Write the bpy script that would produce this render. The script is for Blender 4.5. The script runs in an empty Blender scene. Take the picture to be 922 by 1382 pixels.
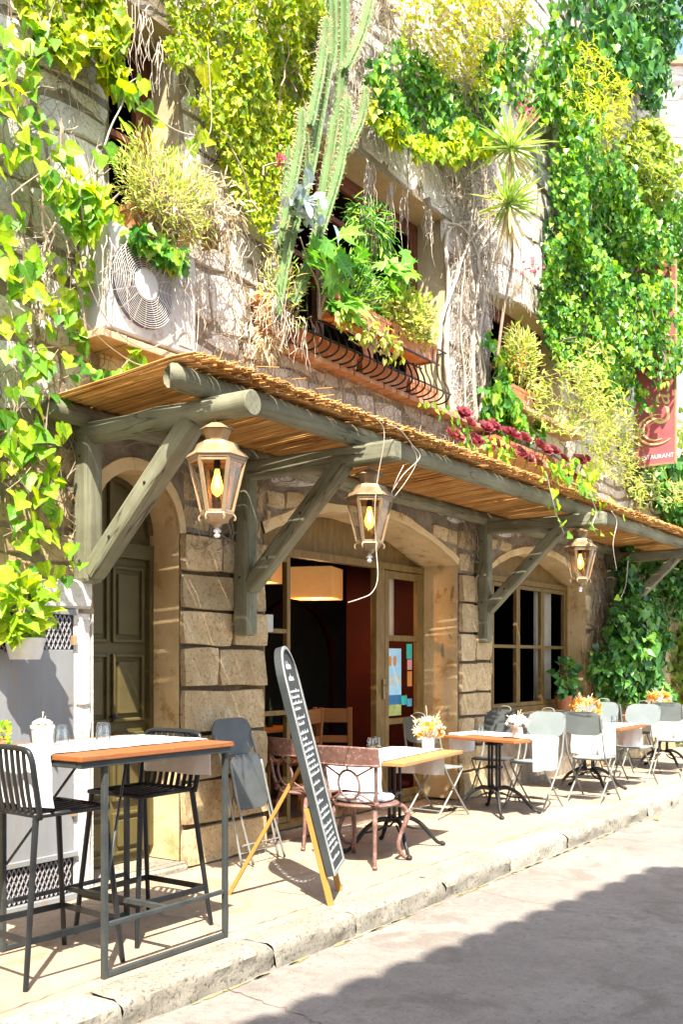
import bpy, bmesh, math, random
import numpy as np
from mathutils import Vector, Matrix
random.seed(7)
rng = np.random.default_rng(11)
sc = bpy.context.scene
COL = sc.collection
R = math.radians
pi = math.pi

# ------------------------------------------------------------------ camera / survey
EYE, FPX, CU, HV = 1.5, 1350.0, 461.0, 890.0
YAW = R(34.8)
FW = (math.cos(YAW), math.sin(YAW)); RT = (math.sin(YAW), -math.cos(YAW))
def wallp(u, v, Y=5.05):
    """survey point of the photograph on the vertical plane at depth Y"""
    a = (u-CU)/FPX
    X = Y*(FW[0]+a*RT[0])/(FW[1]+a*RT[1])
    d = X*FW[0]+Y*FW[1]
    return Vector((X, Y, EYE+(HV-v)*d/FPX))
def groundp(u, v, z=0.0):
    d = FPX*(EYE-z)/(v-HV); a = (u-CU)/FPX
    return Vector((d*(FW[0]+a*RT[0]), d*(FW[1]+a*RT[1]), z))

cam = bpy.data.cameras.new('camera'); co = bpy.data.objects.new('camera', cam); COL.objects.link(co)
co.location = (0, 0, EYE); co.rotation_euler = (R(90), 0, YAW-R(90))
cam.sensor_width = 36; cam.lens = 36*FPX/1382; cam.shift_y = (HV-691)/1382
cam.clip_start = .05; cam.clip_end = 2000
sc.camera = co

# ------------------------------------------------------------------ light
EL = R(55.5); AZ = R(41)          # shadows run towards (cos AZ, sin AZ)
sd = Vector((math.cos(AZ)*math.cos(EL), math.sin(AZ)*math.cos(EL), -math.sin(EL)))
sun = bpy.data.lights.new('sun', 'SUN'); sun.energy = 4.6; sun.angle = R(.45); sun.color = (1, .93, .82)
so = bpy.data.objects.new('sun', sun); COL.objects.link(so)
so.rotation_euler = sd.to_track_quat('-Z', 'Y').to_euler(); so.location = (-10, -10, 20)
w = bpy.data.worlds.new('World'); sc.world = w; w.use_nodes = True
nt = w.node_tree; bg = nt.nodes['Background']
sky = nt.nodes.new('ShaderNodeTexSky'); sky.sky_type = 'NISHITA'; sky.sun_disc = False
sky.sun_elevation = EL; sky.sun_rotation = math.atan2(-sd.x, -sd.y); sky.dust_density = 2.0; sky.air_density = 1.0
nt.links.new(sky.outputs[0], bg.inputs[0]); bg.inputs[1].default_value = .15
vs = sc.view_settings; vs.view_transform = 'Standard'; vs.look = 'None'; vs.exposure = 1.78; vs.gamma = 1
vs.use_curve_mapping = False
sc.render.engine = 'CYCLES'
cy = sc.cycles
cy.max_bounces = 8; cy.diffuse_bounces = 5; cy.transparent_max_bounces = 16; cy.glossy_bounces = 4; cy.transmission_bounces = 5
cy.caustics_reflective = False; cy.caustics_refractive = False
cy.sample_clamp_indirect = 6
try: cy.use_denoising = True
except Exception: pass

# ------------------------------------------------------------------ materials
MATS = {}
def newmat(name):
    m = bpy.data.materials.new(name); m.use_nodes = True
    MATS[name] = m; nt = m.node_tree
    return m, nt, nt.nodes['Principled BSDF']
def N(nt, t, **kw):
    n = nt.nodes.new('ShaderNode'+t)
    for k, v in kw.items():
        if k.startswith('i_'):
            key = k[2:]
            key = int(key) if key.isdigit() else key
            n.inputs[key].default_value = v
        else: setattr(n, k, v)
    return n
def ramp(nt, stops, fac=None, interp='LINEAR'):
    r = nt.nodes.new('ShaderNodeValToRGB'); e = r.color_ramp; e.interpolation = interp
    while len(e.elements) < len(stops): e.elements.new(.5)
    for el, (p, c) in zip(e.elements, stops):
        el.position = p; el.color = (*c, 1)
    if fac is not None: nt.links.new(fac, r.inputs[0])
    return r
def mix(nt, a, b, fac, mode='MIX'):
    m = nt.nodes.new('ShaderNodeMix'); m.data_type = 'RGBA'; m.blend_type = mode
    for sock, val in ((m.inputs[0], fac), (m.inputs[6], a), (m.inputs[7], b)):
        if hasattr(val, 'is_output'): nt.links.new(val, sock)
        elif sock is m.inputs[0]: sock.default_value = val
        else: sock.default_value = (*val, 1)
    return m.outputs[2]
def coords(nt, scale=(1, 1, 1), obj=True):
    t = nt.nodes.new('ShaderNodeTexCoord'); mp = nt.nodes.new('ShaderNodeMapping')
    mp.inputs['Scale'].default_value = scale
    nt.links.new(t.outputs['Object' if obj else 'Generated'], mp.inputs[0])
    return mp.outputs[0]
def noise(nt, vec, scale, detail=6, rough=.6, dist=0):
    n = N(nt, 'TexNoise', i_Scale=scale, i_Detail=detail, i_Roughness=rough, i_Distortion=dist)
    nt.links.new(vec, n.inputs['Vector']); return n.outputs['Fac']
def bump(nt, h, strength, dist, prev=None):
    b = N(nt, 'Bump', i_Strength=strength, i_Distance=dist)
    nt.links.new(h, b.inputs['Height'])
    if prev is not None: nt.links.new(prev, b.inputs['Normal'])
    return b.outputs[0]
def surf(name, c1, c2, scale=4, rough=.8, bscale=30, bstr=.4, bdist=.01, stops=(.3, .7), metal=0, c3=None, s3=40, stretch=(1, 1, 1), island=0, spec=.3):
    """mottled solid: two colours by noise, an optional third as speckle, bump"""
    m, nt, b = newmat(name)
    v = coords(nt, stretch)
    n1 = noise(nt, v, scale, 8, .65)
    col = ramp(nt, [(stops[0], c1), (stops[1], c2)], n1).outputs[0]
    if c3 is not None:
        n3 = noise(nt, v, s3, 4, .7)
        f = ramp(nt, [(.56, (0, 0, 0)), (.68, (1, 1, 1))], n3).outputs[0]
        col = mix(nt, col, c3, f)
    if island:
        g = N(nt, 'NewGeometry')
        f = N(nt, 'MapRange', i_3=1-island, i_4=1+island); nt.links.new(g.outputs['Random Per Island'], f.inputs[0])
        hs = N(nt, 'HueSaturation'); nt.links.new(f.outputs[0], hs.inputs['Value']); nt.links.new(col, hs.inputs['Color'])
        col = hs.outputs[0]
    nt.links.new(col, b.inputs['Base Color'])
    b.inputs['Roughness'].default_value = rough; b.inputs['Metallic'].default_value = metal
    b.inputs['Specular IOR Level'].default_value = spec
    if bstr:
        nb = noise(nt, v, bscale, 6, .7)
        nt.links.new(bump(nt, nb, bstr, bdist), b.inputs['Normal'])
    return m
def leafmat(name, cols, trans=.35, rough=.45):
    """leaf blade: colour picked per leaf, light passes through"""
    m, nt, b = newmat(name)
    g = N(nt, 'NewGeometry')
    n = len(cols)
    r = ramp(nt, [(i/(n-1), c) for i, c in enumerate(cols)], g.outputs['Random Per Island'])
    v = coords(nt); nz = noise(nt, v, 25, 3)
    f = N(nt, 'MapRange', i_1=.3, i_2=.7, i_3=.75, i_4=1.25); nt.links.new(nz, f.inputs[0])
    hs = N(nt, 'HueSaturation'); nt.links.new(f.outputs[0], hs.inputs['Value']); nt.links.new(r.outputs[0], hs.inputs['Color'])
    # pale midrib and side veins from the blade's own coordinates
    tc = N(nt, 'TexCoord'); sx = N(nt, 'SeparateXYZ'); nt.links.new(tc.outputs['UV'], sx.inputs[0])
    def mth(op, a, c=None):
        q = N(nt, 'Math', operation=op)
        for k, x in enumerate((a, c)):
            if x is None: continue
            if hasattr(x, 'is_output'): nt.links.new(x, q.inputs[k])
            else: q.inputs[k].default_value = x
        return q.outputs[0]
    ax = mth('ABSOLUTE', sx.outputs[0])
    side = mth('ABSOLUTE', mth('SINE', mth('MULTIPLY', mth('SUBTRACT', sx.outputs[1], mth('MULTIPLY', ax, .9)), 13.)))
    vein = mth('MAXIMUM', mth('LESS_THAN', ax, .022), mth('MULTIPLY', mth('LESS_THAN', side, .16), .55))
    hs3 = N(nt, 'HueSaturation', i_Saturation=.85, i_Value=1.45); nt.links.new(hs.outputs[0], hs3.inputs['Color'])
    leafcol = mix(nt, hs.outputs[0], hs3.outputs[0], vein)
    nt.links.new(leafcol, b.inputs['Base Color'])
    b.inputs['Roughness'].default_value = rough; b.inputs['Specular IOR Level'].default_value = .35
    t = N(nt, 'BsdfTranslucent')
    hs2 = N(nt, 'HueSaturation', i_Hue=.49, i_Saturation=1.1, i_Value=1.4); nt.links.new(leafcol, hs2.inputs['Color'])
    nt.links.new(hs2.outputs[0], t.inputs[0])
    mx = N(nt, 'MixShader', i_0=trans); nt.links.new(b.outputs[0], mx.inputs[1]); nt.links.new(t.outputs[0], mx.inputs[2])
    nt.links.new(mx.outputs[0], nt.nodes['Material Output'].inputs[0])
    return m
def glassmat(name, tint=(.9, .93, .92), refl=.12, rough=.02, top=.85):
    m, nt, b = newmat(name)
    tr = N(nt, 'BsdfTransparent'); tr.inputs[0].default_value = (*tint, 1)
    gl = N(nt, 'BsdfGlossy', i_Roughness=rough)
    fr = N(nt, 'LayerWeight', i_Blend=.25)
    mr = N(nt, 'MapRange', i_3=refl, i_4=top); nt.links.new(fr.outputs['Fresnel'], mr.inputs[0])
    mx = N(nt, 'MixShader'); nt.links.new(mr.outputs[0], mx.inputs[0]); nt.links.new(tr.outputs[0], mx.inputs[1]); nt.links.new(gl.outputs[0], mx.inputs[2])
    nt.links.new(mx.outputs[0], nt.nodes['Material Output'].inputs[0])
    return m
def emit(name, c, s):
    m, nt, b = newmat(name)
    b.inputs['Base Color'].default_value = (*c, 1); b.inputs['Emission Color'].default_value = (*c, 1); b.inputs['Emission Strength'].default_value = s
    return m
def plain(name, c, rough=.5, metal=0, var=.12, trans=0):
    m = surf(name, tuple(x*(1-var) for x in c), tuple(min(1, x*(1+var)) for x in c), 9, rough, 60, .15, .003, metal=metal)
    if trans:
        nt = m.node_tree; b = nt.nodes['Principled BSDF']
        t = N(nt, 'BsdfTranslucent'); t.inputs[0].default_value = (*c, 1)
        mx = N(nt, 'MixShader', i_0=trans); nt.links.new(b.outputs[0], mx.inputs[1]); nt.links.new(t.outputs[0], mx.inputs[2])
        nt.links.new(mx.outputs[0], nt.nodes['Material Output'].inputs[0])
    return m

# stone: mottled, pitted
def stonemat(name, a, b_, c, dark, isl=.18):
    m, nt, b = newmat(name)
    v = coords(nt)
    n1 = noise(nt, v, 3.2, 8, .7); n2 = noise(nt, v, 45, 6, .75); n3 = noise(nt, v, 9, 6, .65, .6)
    col = ramp(nt, [(.28, a), (.5, b_), (.72, c)], n1).outputs[0]
    f = ramp(nt, [(.36, (1, 1, 1)), (.47, (0, 0, 0))], n2).outputs[0]
    col = mix(nt, col, dark, f)
    f3 = ramp(nt, [(.58, (0, 0, 0)), (.74, (.75, .75, .75))], n3).outputs[0]
    col = mix(nt, col, tuple(min(1, x*1.25) for x in c), f3)
    g = N(nt, 'NewGeometry')
    fr = N(nt, 'MapRange', i_3=1-isl, i_4=1+isl); nt.links.new(g.outputs['Random Per Island'], fr.inputs[0])
    hs = N(nt, 'HueSaturation'); nt.links.new(fr.outputs[0], hs.inputs['Value']); nt.links.new(col, hs.inputs['Color'])
    nt.links.new(hs.outputs[0], b.inputs['Base Color'])
    b.inputs['Roughness'].default_value = .92; b.inputs['Specular IOR Level'].default_value = .15
    nrm = bump(nt, n3, .5, .03); nrm = bump(nt, n2, .55, .012, nrm)
    nt.links.new(nrm, b.inputs['Normal'])
    return m
M = {}
def woodtop(name, c1, c2, c3):
    m, nt, b = newmat(name); v = coords(nt); g = coords(nt, (2.5, 30, 30))
    n1 = noise(nt, v, 4, 5, .6, .5); n2 = noise(nt, g, 1.6, 8, .7, .6); n3 = noise(nt, v, 22, 6, .7)
    col = mix(nt, c1, c2, n2); f = ramp(nt, [(.55, (0, 0, 0)), (.72, (.85, .85, .85))], n2).outputs[0]; col = mix(nt, col, c3, f)
    f = ramp(nt, [(.50, (0, 0, 0)), (.68, (.5, .5, .5))], n1).outputs[0]; col = mix(nt, col, tuple(x*.6 for x in c2), f)
    f = ramp(nt, [(.64, (0, 0, 0)), (.72, (.5, .5, .5))], n3).outputs[0]; col = mix(nt, col, tuple(min(1, x*1.5+.05) for x in c2), f)
    g_ = N(nt, 'NewGeometry'); fr = N(nt, 'MapRange', i_3=.82, i_4=1.18); nt.links.new(g_.outputs['Random Per Island'], fr.inputs[0])
    hs = N(nt, 'HueSaturation'); nt.links.new(fr.outputs[0], hs.inputs['Value']); nt.links.new(col, hs.inputs['Color']); nt.links.new(hs.outputs[0], b.inputs['Base Color'])
    b.inputs['Roughness'].default_value = .55; b.inputs['Specular IOR Level'].default_value = .3; nt.links.new(bump(nt, n2, .25, .003), b.inputs['Normal']); return m
M['stone'] = stonemat('wall_stone', (.53, .49, .43), (.65, .615, .56), (.74, .71, .66), (.31, .26, .20))
M['bounce_sandstone'] = stonemat('bounce_warm_stone', (.33, .235, .115), (.46, .345, .19), (.55, .45, .285), (.20, .135, .065), .15)  # sandy stone with warm light bounced off the pavement mixed into its colour
M['whitestone'] = stonemat('pale_stone', (.55, .51, .45), (.62, .59, .53), (.68, .65, .6), (.42, .38, .32))
M['mortar'] = surf('mortar', (.20, .155, .105), (.36, .30, .225), 7, .95, 35, .9, .03, (.35, .65))
M['darkmortar'] = surf('dark_joint', (.06, .042, .022), (.17, .125, .07), 9, .95, 35, .9, .03)
M['palemortar'] = surf('pale_mortar', (.36, .33, .28), (.5, .46, .4), 7, .95, 35, .6, .02)
M['plaster'] = surf('plaster', (.54, .38, .18), (.70, .55, .32), 2.2, .9, 28, .35, .012, (.35, .66), c3=(.42, .27, .11), s3=6)
M['oldplaster'] = surf('upper_plaster', (.42, .34, .18), (.55, .48, .32), 2.5, .9, 28, .35, .012)
M['brick'] = surf('brick', (.33, .15, .085), (.48, .29, .18), 9, .9, 50, .5, .01, c3=(.5, .42, .33), s3=9)
M['doorpaint'] = surf('door_paint', (.078, .060, .02), (.118, .094, .033), 5, .5, 40, .2, .004)
M['frame'] = surf('frame_wood', (.125, .075, .02), (.225, .145, .045), 6, .55, 40, .25, .005, stretch=(4, 4, 1))
M['redframe'] = surf('red_frame', (.10, .03, .014), (.16, .055, .025), 6, .6, 40, .25, .005)
M['beam'] = surf('painted_beam', (.082, .077, .044), (.155, .152, .10), 3, .65, 22, .6, .012, c3=(.055, .043, .026), s3=7)
M['reed'] = surf('reed', (.37, .17, .042), (.60, .365, .13), 3, .7, 60, .2, .002, island=.35)
def woodmat(name, rot):
    m, nt, b = newmat(name); t = N(nt, 'TexCoord'); mp = N(nt, 'Mapping'); mp.inputs['Rotation'].default_value = rot
    nt.links.new(t.outputs['Object'], mp.inputs[0]); v0 = mp.outputs[0]
    mp2 = N(nt, 'Mapping'); mp2.inputs['Scale'].default_value = (1.2, 16, 16); nt.links.new(v0, mp2.inputs[0]); g = mp2.outputs[0]
    n1 = noise(nt, v0, 3, 6, .6); n2 = noise(nt, g, 2.4, 8, .7, .4); n3 = noise(nt, g, .5, 3, .5, .5)
    col = ramp(nt, [(.3, (.135, .13, .08)), (.7, (.245, .245, .165))], n1).outputs[0]
    f = ramp(nt, [(.36, (.42, .42, .42)), (.52, (0, 0, 0))], n2).outputs[0]; col = mix(nt, col, (.085, .07, .042), f)
    f2 = ramp(nt, [(.62, (0, 0, 0)), (.76, (.4, .4, .4))], n2).outputs[0]; col = mix(nt, col, (.37, .39, .31), f2)
    f3 = ramp(nt, [(.488, (0, 0, 0)), (.5, (.75, .75, .75)), (.512, (0, 0, 0))], n3).outputs[0]; col = mix(nt, col, (.02, .015, .01), f3)
    nt.links.new(col, b.inputs['Base Color']); b.inputs['Roughness'].default_value = .7; b.inputs['Specular IOR Level'].default_value = .25
    nt.links.new(bump(nt, n2, .3, .008), b.inputs['Normal']); return m
M['beam_x'] = woodmat('painted_purlin', (0, 0, 0)); M['beam_y'] = woodmat('painted_beam_out', (0, 0, R(90))); M['beam_z'] = woodmat('painted_post', (0, R(90), 0))
M['brace'] = woodmat('painted_brace', (R(45), 0, R(90)))
M['pave'] = None
M['glass'] = glassmat('window_glass', (.55, .57, .52), .13, .03)
M['darkglass'] = glassmat('dark_window_glass', (.32, .33, .30), .26, .05)
M['lampglass'] = glassmat('lantern_glass', (.95, .92, .85), .01, top=.3)
M['tumbler'] = glassmat('tumbler_glass', (.90, .93, .95), .10)
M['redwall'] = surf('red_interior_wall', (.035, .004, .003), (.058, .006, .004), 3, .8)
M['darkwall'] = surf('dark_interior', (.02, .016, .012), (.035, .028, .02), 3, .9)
M['terracotta'] = surf('terracotta', (.36, .125, .05), (.52, .22, .10), 6, .85, 40, .3, .006, c3=(.50, .36, .27), s3=8)
M['copper'] = surf('lantern_metal', (.31, .205, .105), (.45, .32, .185), 12, .42, 60, .3, .003, metal=.3)
M['brass'] = surf('dark_lantern_metal', (.20, .135, .07), (.36, .26, .15), 12, .42, 60, .3, .003, metal=.3)
M['iron'] = surf('black_iron', (.012, .012, .012), (.028, .027, .025), 10, .45, 70, .3, .003)
M['stoolmetal'] = surf('stool_paint', (.010, .011, .012), (.022, .024, .025), 8, .36, 70, .15, .002)
M['tableframe'] = surf('table_frame_steel', (.028, .034, .034), (.060, .066, .062), 8, .42, 70, .2, .002)
M['chairpaint'] = surf('chair_paint', (.185, .22, .22), (.235, .27, .265), 6, .42, 60, .1, .002)
M['chairtube'] = surf('chair_tube', (.15, .155, .14), (.24, .24, .21), 8, .45, 60, .1, .002)
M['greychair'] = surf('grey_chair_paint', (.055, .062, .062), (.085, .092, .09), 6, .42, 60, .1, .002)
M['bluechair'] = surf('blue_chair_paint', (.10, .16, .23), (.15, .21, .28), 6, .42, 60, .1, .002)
M['castpink'] = surf('cast_metal', (.13, .062, .048), (.24, .135, .11), 14, .5, 70, .35, .003, c3=(.38, .29, .25), s3=40)
M['wood'] = woodtop('table_wood', (.22, .06, .017), (.40, .15, .05), (.11, .03, .012))
M['palewood'] = woodtop('pale_table_wood', (.34, .17, .055), (.50, .29, .115), (.22, .10, .035))
M['yellowwood'] = woodtop('yellow_wood', (.34, .16, .03), (.52, .29, .075), (.18, .08, .025))
M['chairwood'] = woodtop('chair_wood', (.22, .08, .02), (.34, .15, .045), (.12, .04, .012))
M['cloth'] = surf('white_cloth', (.74, .74, .73), (.82, .82, .81), 5, .9, 7, .35, .02)
M['napkin'] = surf('napkin', (.35, .38, .45), (.8, .8, .8), 30, .9, 60, .1, .002, (.35, .45))
M['whiteceramic'] = surf('white_ceramic', (.70, .68, .62), (.80, .78, .72), 10, .35, 60, .1, .002)
M['greypot'] = surf('grey_pot', (.52, .52, .48), (.66, .65, .6), 14, .6, 60, .3, .004)
M['acpaint'] = surf('ac_paint', (.42, .41, .375), (.54, .53, .49), 3, .5, 50, .1, .003, c3=(.33, .26, .18), s3=4)
M['acdark'] = plain('fan_dark', (.10, .09, .12), .6)
M['wire'] = plain('wire_grille', (.55, .52, .47), .5, .3)
M['panelgrey'] = surf('grey_metal_sheet', (.19, .198, .20), (.25, .258, .26), 1.6, .5, 14, .25, .01, c3=(.26, .20, .15), s3=5, stretch=(3, 1, .6))
M['meshmetal'] = plain('vent_mesh', (.42, .40, .42), .5, .3)
M['board'] = surf('chalkboard', (.022, .026, .026), (.045, .05, .05), 4, .85, 50, .1, .002)
M['chalk'] = plain('chalk', (.82, .84, .84), .95, var=.05)
M['shade'] = plain('lamp_shade', (.55, .36, .15), .8, trans=.5)
M['pipe'] = plain('drain_pipe', (.50, .58, .60), .5)
M['signred'] = surf('sign_red', (.36, .085, .095), (.46, .14, .145), 3, .45, 40, .05, .002)
M['signcream'] = plain('sign_cream', (.75, .55, .25), .5)
M['white'] = plain('white_paint', (.8, .8, .78), .5, var=.04)
M['bark'] = surf('vine_stem', (.22, .16, .10), (.36, .29, .21), 9, .9, 50, .5, .004)
M['deadvine'] = surf('dead_vine', (.34, .28, .21), (.52, .46, .38), 9, .9, 50, .5, .004)
M['tile'] = surf('roof_tile', (.36, .15, .08), (.5, .26, .15), 5, .9)
M['render'] = surf('pale_render', (.46, .475, .48), (.54, .555, .56), 2, .9, 30, .3, .01)
M['orange'] = plain('orange_petal', (.72, .33, .04), .7, trans=.3)
M['cream'] = plain('cream_petal', (.82, .76, .58), .8, trans=.3)
M['yellowpetal'] = plain('yellow_petal', (.80, .58, .14), .8, trans=.3)
M['pink'] = plain('pink_petal', (.70, .12, .20), .7, trans=.3)
M['cactus'] = surf('cactus_skin', (.088, .165, .055), (.16, .245, .09), 5, .5, 50, .15, .003, c3=(.20, .17, .09), s3=9)
M['soil'] = plain('soil', (.05, .035, .022), .95)
M['straw'] = leafmat('dry_straw', [(.50, .40, .22), (.62, .54, .34)], .3)

# leaves
M['lf_left'] = leafmat('young_ivy_leaf', [(.07, .22, .02), (.20, .42, .02), (.36, .54, .02), (.50, .60, .03)], .45)
M['lf_creeper'] = leafmat('creeper_leaf', [(.13, .26, .012), (.28, .40, .012), (.42, .50, .012), (.54, .54, .012)], .42)
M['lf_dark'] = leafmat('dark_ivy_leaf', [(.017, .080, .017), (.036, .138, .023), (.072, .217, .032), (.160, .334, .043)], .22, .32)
M['lf_mid'] = leafmat('ivy_leaf', [(.025, .11, .018), (.07, .24, .025), (.17, .38, .03), (.36, .52, .04)], .34, .32)
M['lf_yellow'] = leafmat('yellow_shrub_leaf', [(.261, .377, .017), (.464, .522, .017), (.696, .638, .017)], .4)
M['lf_bush'] = leafmat('fine_bush_leaf', [(.18, .30, .03), (.34, .44, .04), (.48, .50, .09), (.56, .46, .22)], .38)
M['lf_fig'] = leafmat('fig_leaf', [(.087, .261, .029), (.160, .392, .043), (.246, .493, .072)], .4, .4)
M['lf_yucca'] = leafmat('yucca_leaf', [(.145, .275, .036), (.290, .420, .058), (.464, .522, .102)], .25, .4)
M['lf_pot'] = leafmat('lime_leaf', [(.16, .32, .01), (.26, .42, .012), (.38, .48, .015)], .45)
M['lf_aeon'] = leafmat('burgundy_leaf', [(.15, .02, .035), (.28, .04, .05), (.36, .07, .08), (.50, .22, .22)], .2)
M['lf_heather'] = leafmat('flowering_leaf', [(.22, .34, .02), (.36, .45, .02), (.48, .52, .02), (.54, .53, .05), (.42, .22, .06)], .4)
M['lf_pale'] = leafmat('pale_hedge_leaf', [(.12, .22, .03), (.24, .34, .06), (.36, .42, .12)], .4)

# ------------------------------------------------------------------ mesh helpers
class MB:
    def __init__(s): s.v = []; s.f = []
    def add(s, vs, fs):
        o = len(s.v); s.v.extend([tuple(v) for v in vs]); s.f.extend([tuple(i+o for i in f) for f in fs]); return s
    def box(s, c, size, rot=None, taper=None):
        x, y, z = [k/2 for k in size]; t = taper or 1
        P = [Vector((sx*x*(t if sz > 0 else 1), sy*y*(t if sz > 0 else 1), sz*z)) for sz in (-1, 1) for sy in (-1, 1) for sx in (-1, 1)]
        if rot is not None: P = [rot @ p for p in P]
        P = [p+Vector(c) for p in P]
        return s.add(P, [(0, 2, 3, 1), (4, 5, 7, 6), (0, 1, 5, 4), (2, 6, 7, 3), (0, 4, 6, 2), (1, 3, 7, 5)])
    def bar(s, a, b, w, h, up=(0, 0, 1)):
        a, b = Vector(a), Vector(b); d = (b-a).normalized(); u = Vector(up)
        if abs(d.dot(u)) > .99: u = Vector((1, 0, 0))
        sd_ = d.cross(u).normalized(); u = sd_.cross(d)
        P = [p+sd_*(i*w/2)+u*(j*h/2) for p in (a, b) for i, j in ((-1, -1), (1, -1), (1, 1), (-1, 1))]
        return s.add(P, [(3, 2, 1, 0), (4, 5, 6, 7), (0, 1, 5, 4), (1, 2, 6, 5), (2, 3, 7, 6), (3, 0, 4, 7)])
    def tube(s, pts, r, n=8, caps=True, star=None, squash=1):
        pts = [Vector(p) for p in pts]; m = len(pts)
        rr = r if hasattr(r, '__len__') else [r]*m
        o = len(s.v); prev = None
        for i, p in enumerate(pts):
            d = (pts[min(i+1, m-1)]-pts[max(i-1, 0)])
            d = d.normalized() if d.length > 1e-9 else Vector((0, 0, 1))
            if prev is None:
                u = Vector((0, 0, 1)) if abs(d.z) < .9 else Vector((1, 0, 0))
                a = d.cross(u).normalized()
            else:
                a = prev-d*prev.dot(d)
                a = a.normalized() if a.length > 1e-6 else d.orthogonal().normalized()
            prev = a; b = d.cross(a)
            for k in range(n):
                t = 2*pi*k/n; q = rr[i]*(1 if star is None else (1 if k % 2 else star))
                s.v.append(tuple(p+a*(math.cos(t)*q)+b*(math.sin(t)*q*squash)))
        for i in range(m-1):
            for k in range(n):
                k2 = (k+1) % n
                s.f.append((o+i*n+k, o+i*n+k2, o+(i+1)*n+k2, o+(i+1)*n+k))
        if caps:
            s.f.append(tuple(o+k for k in range(n-1, -1, -1))); s.f.append(tuple(o+(m-1)*n+k for k in range(n)))
        return s
    def lathe(s, prof, n=20, c=(0, 0, 0), ang0=0, close=True):
        o = len(s.v); m = len(prof)
        for r_, z in prof:
            for k in range(n):
                t = ang0+2*pi*k/n; s.v.append((c[0]+r_*math.cos(t), c[1]+r_*math.sin(t), c[2]+z))
        for i in range(m-1):
            for k in range(n):
                k2 = (k+1) % n; s.f.append((o+i*n+k, o+i*n+k2, o+(i+1)*n+k2, o+(i+1)*n+k))
        if close:
            s.f.append(tuple(o+k for k in range(n-1, -1, -1))); s.f.append(tuple(o+(m-1)*n+k for k in range(n)))
        return s
    def prism(s, poly, ext):
        n = len(poly); e = Vector(ext); P = [Vector(p) for p in poly]
        return s.add(P+[p+e for p in P], [tuple(range(n-1, -1, -1)), tuple(range(n, 2*n))]+[(i, (i+1) % n, n+(i+1) % n, n+i) for i in range(n)])
    def ring(s, c, r, t, axis='y', n=28, m=6, a0=0, a1=2*pi):
        full = abs(a1-a0-2*pi) < 1e-6; pts = []
        for k in range(n+1):
            a = a0+(a1-a0)*k/n; x, z = r*math.cos(a), r*math.sin(a)
            pts.append({'y': (c[0]+x, c[1], c[2]+z), 'x': (c[0], c[1]+x, c[2]+z), 'z': (c[0]+x, c[1]+z, c[2])}[axis])
        return s.tube(pts, t, m, not full)
    def sphere(s, c, r, n=10, m=7, sz=1):
        return s.lathe([(r*math.sin(pi*(i+.02)/(m+.04)), -r*sz*math.cos(pi*(i+.02)/(m+.04))) for i in range(m+1)], n, c)
    def build(s, name, mat, parent=None, smooth=False, world=False, bevel=0, loc=None, rot=None):
        me = bpy.data.meshes.new(name)
        off = Vector((0, 0, 0))
        if world and parent is not None:
            off = Vector(parent.location) if parent.parent is None else Vector(parent.parent.location)+Vector(parent.location)
        if loc is not None and world: off = Vector(loc)
        vv = [(v[0]-off.x, v[1]-off.y, v[2]-off.z) for v in s.v] if off.length else s.v
        me.from_pydata(vv, [], s.f); me.update()
        return finish(me, name, mat, parent, smooth, bevel, loc, rot)
def finish(me, name, mat, parent=None, smooth=False, bevel=0, loc=None, rot=None):
    me.materials.append(M[mat] if isinstance(mat, str) else mat)
    if smooth:
        me.polygons.foreach_set('use_smooth', [True]*len(me.polygons))
        if smooth == 'auto':
            try: me.set_sharp_from_angle(angle=R(38))
            except Exception: pass
    o = bpy.data.objects.new(name, me); COL.objects.link(o)
    if parent is not None: o.parent = parent
    if loc is not None: o.location = loc
    if rot is not None: o.rotation_euler = rot
    if bevel:
        b = o.modifiers.new('bevel', 'BEVEL'); b.width = bevel; b.segments = 2; b.limit_method = 'ANGLE'; b.angle_limit = R(35)
    return o
def tag(o, label=None, cat=None, group=None, kind=None):
    if label: o['label'] = label
    if cat: o['category'] = cat
    if group: o['group'] = group
    if kind: o['kind'] = kind
    return o
def thing(name, label, cat, loc=(0, 0, 0), rz=0, group=None):
    o = bpy.data.objects.new(name, None); COL.objects.link(o); o.location = loc; o.rotation_euler = (0, 0, rz)
    o.empty_display_size = .1
    return tag(o, label, cat, group)
KIDS = lambda o: [c for c in bpy.data.objects if c.parent is o]
def dup(o, loc=None, rz=None, label=None, group=None, parent=None, mats=None):
    c = o.copy(); COL.objects.link(c)
    if parent is not None: c.parent = parent
    if loc is not None: c.location = loc
    if rz is not None: c.rotation_euler = (0, 0, rz)
    if label: c['label'] = label
    if group: c['group'] = group
    if mats and c.type == 'MESH' and c.data.materials[0].name in mats:
        c.data = c.data.copy(); c.data.materials[0] = mats[c.data.materials[0].name]
    for ch in KIDS(o): dup(ch, parent=c, mats=mats)
    return c
def quadcurve(pts, n=8):
    """Catmull-Rom through the points"""
    P = [Vector(p) for p in pts]; out = []
    for i in range(len(P)-1):
        p0, p1, p2, p3 = P[max(i-1, 0)], P[i], P[i+1], P[min(i+2, len(P)-1)]
        for k in range(n):
            t = k/n
            out.append(.5*((2*p1)+(-p0+p2)*t+(2*p0-5*p1+4*p2-p3)*t*t+(-p0+3*p1-3*p2+p3)*t**3))
    out.append(P[-1]); return out
def rrect(w, h, r, n=6):
    """rounded rectangle outline, centred, in 2D"""
    out = []
    for cx, cz, a in ((w/2-r, h/2-r, 0), (-w/2+r, h/2-r, 90), (-w/2+r, -h/2+r, 180), (w/2-r, -h/2+r, 270)):
        for k in range(n+1):
            t = R(a+90*k/n); out.append((cx+r*math.cos(t), cz+r*math.sin(t)))
    return out

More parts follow.
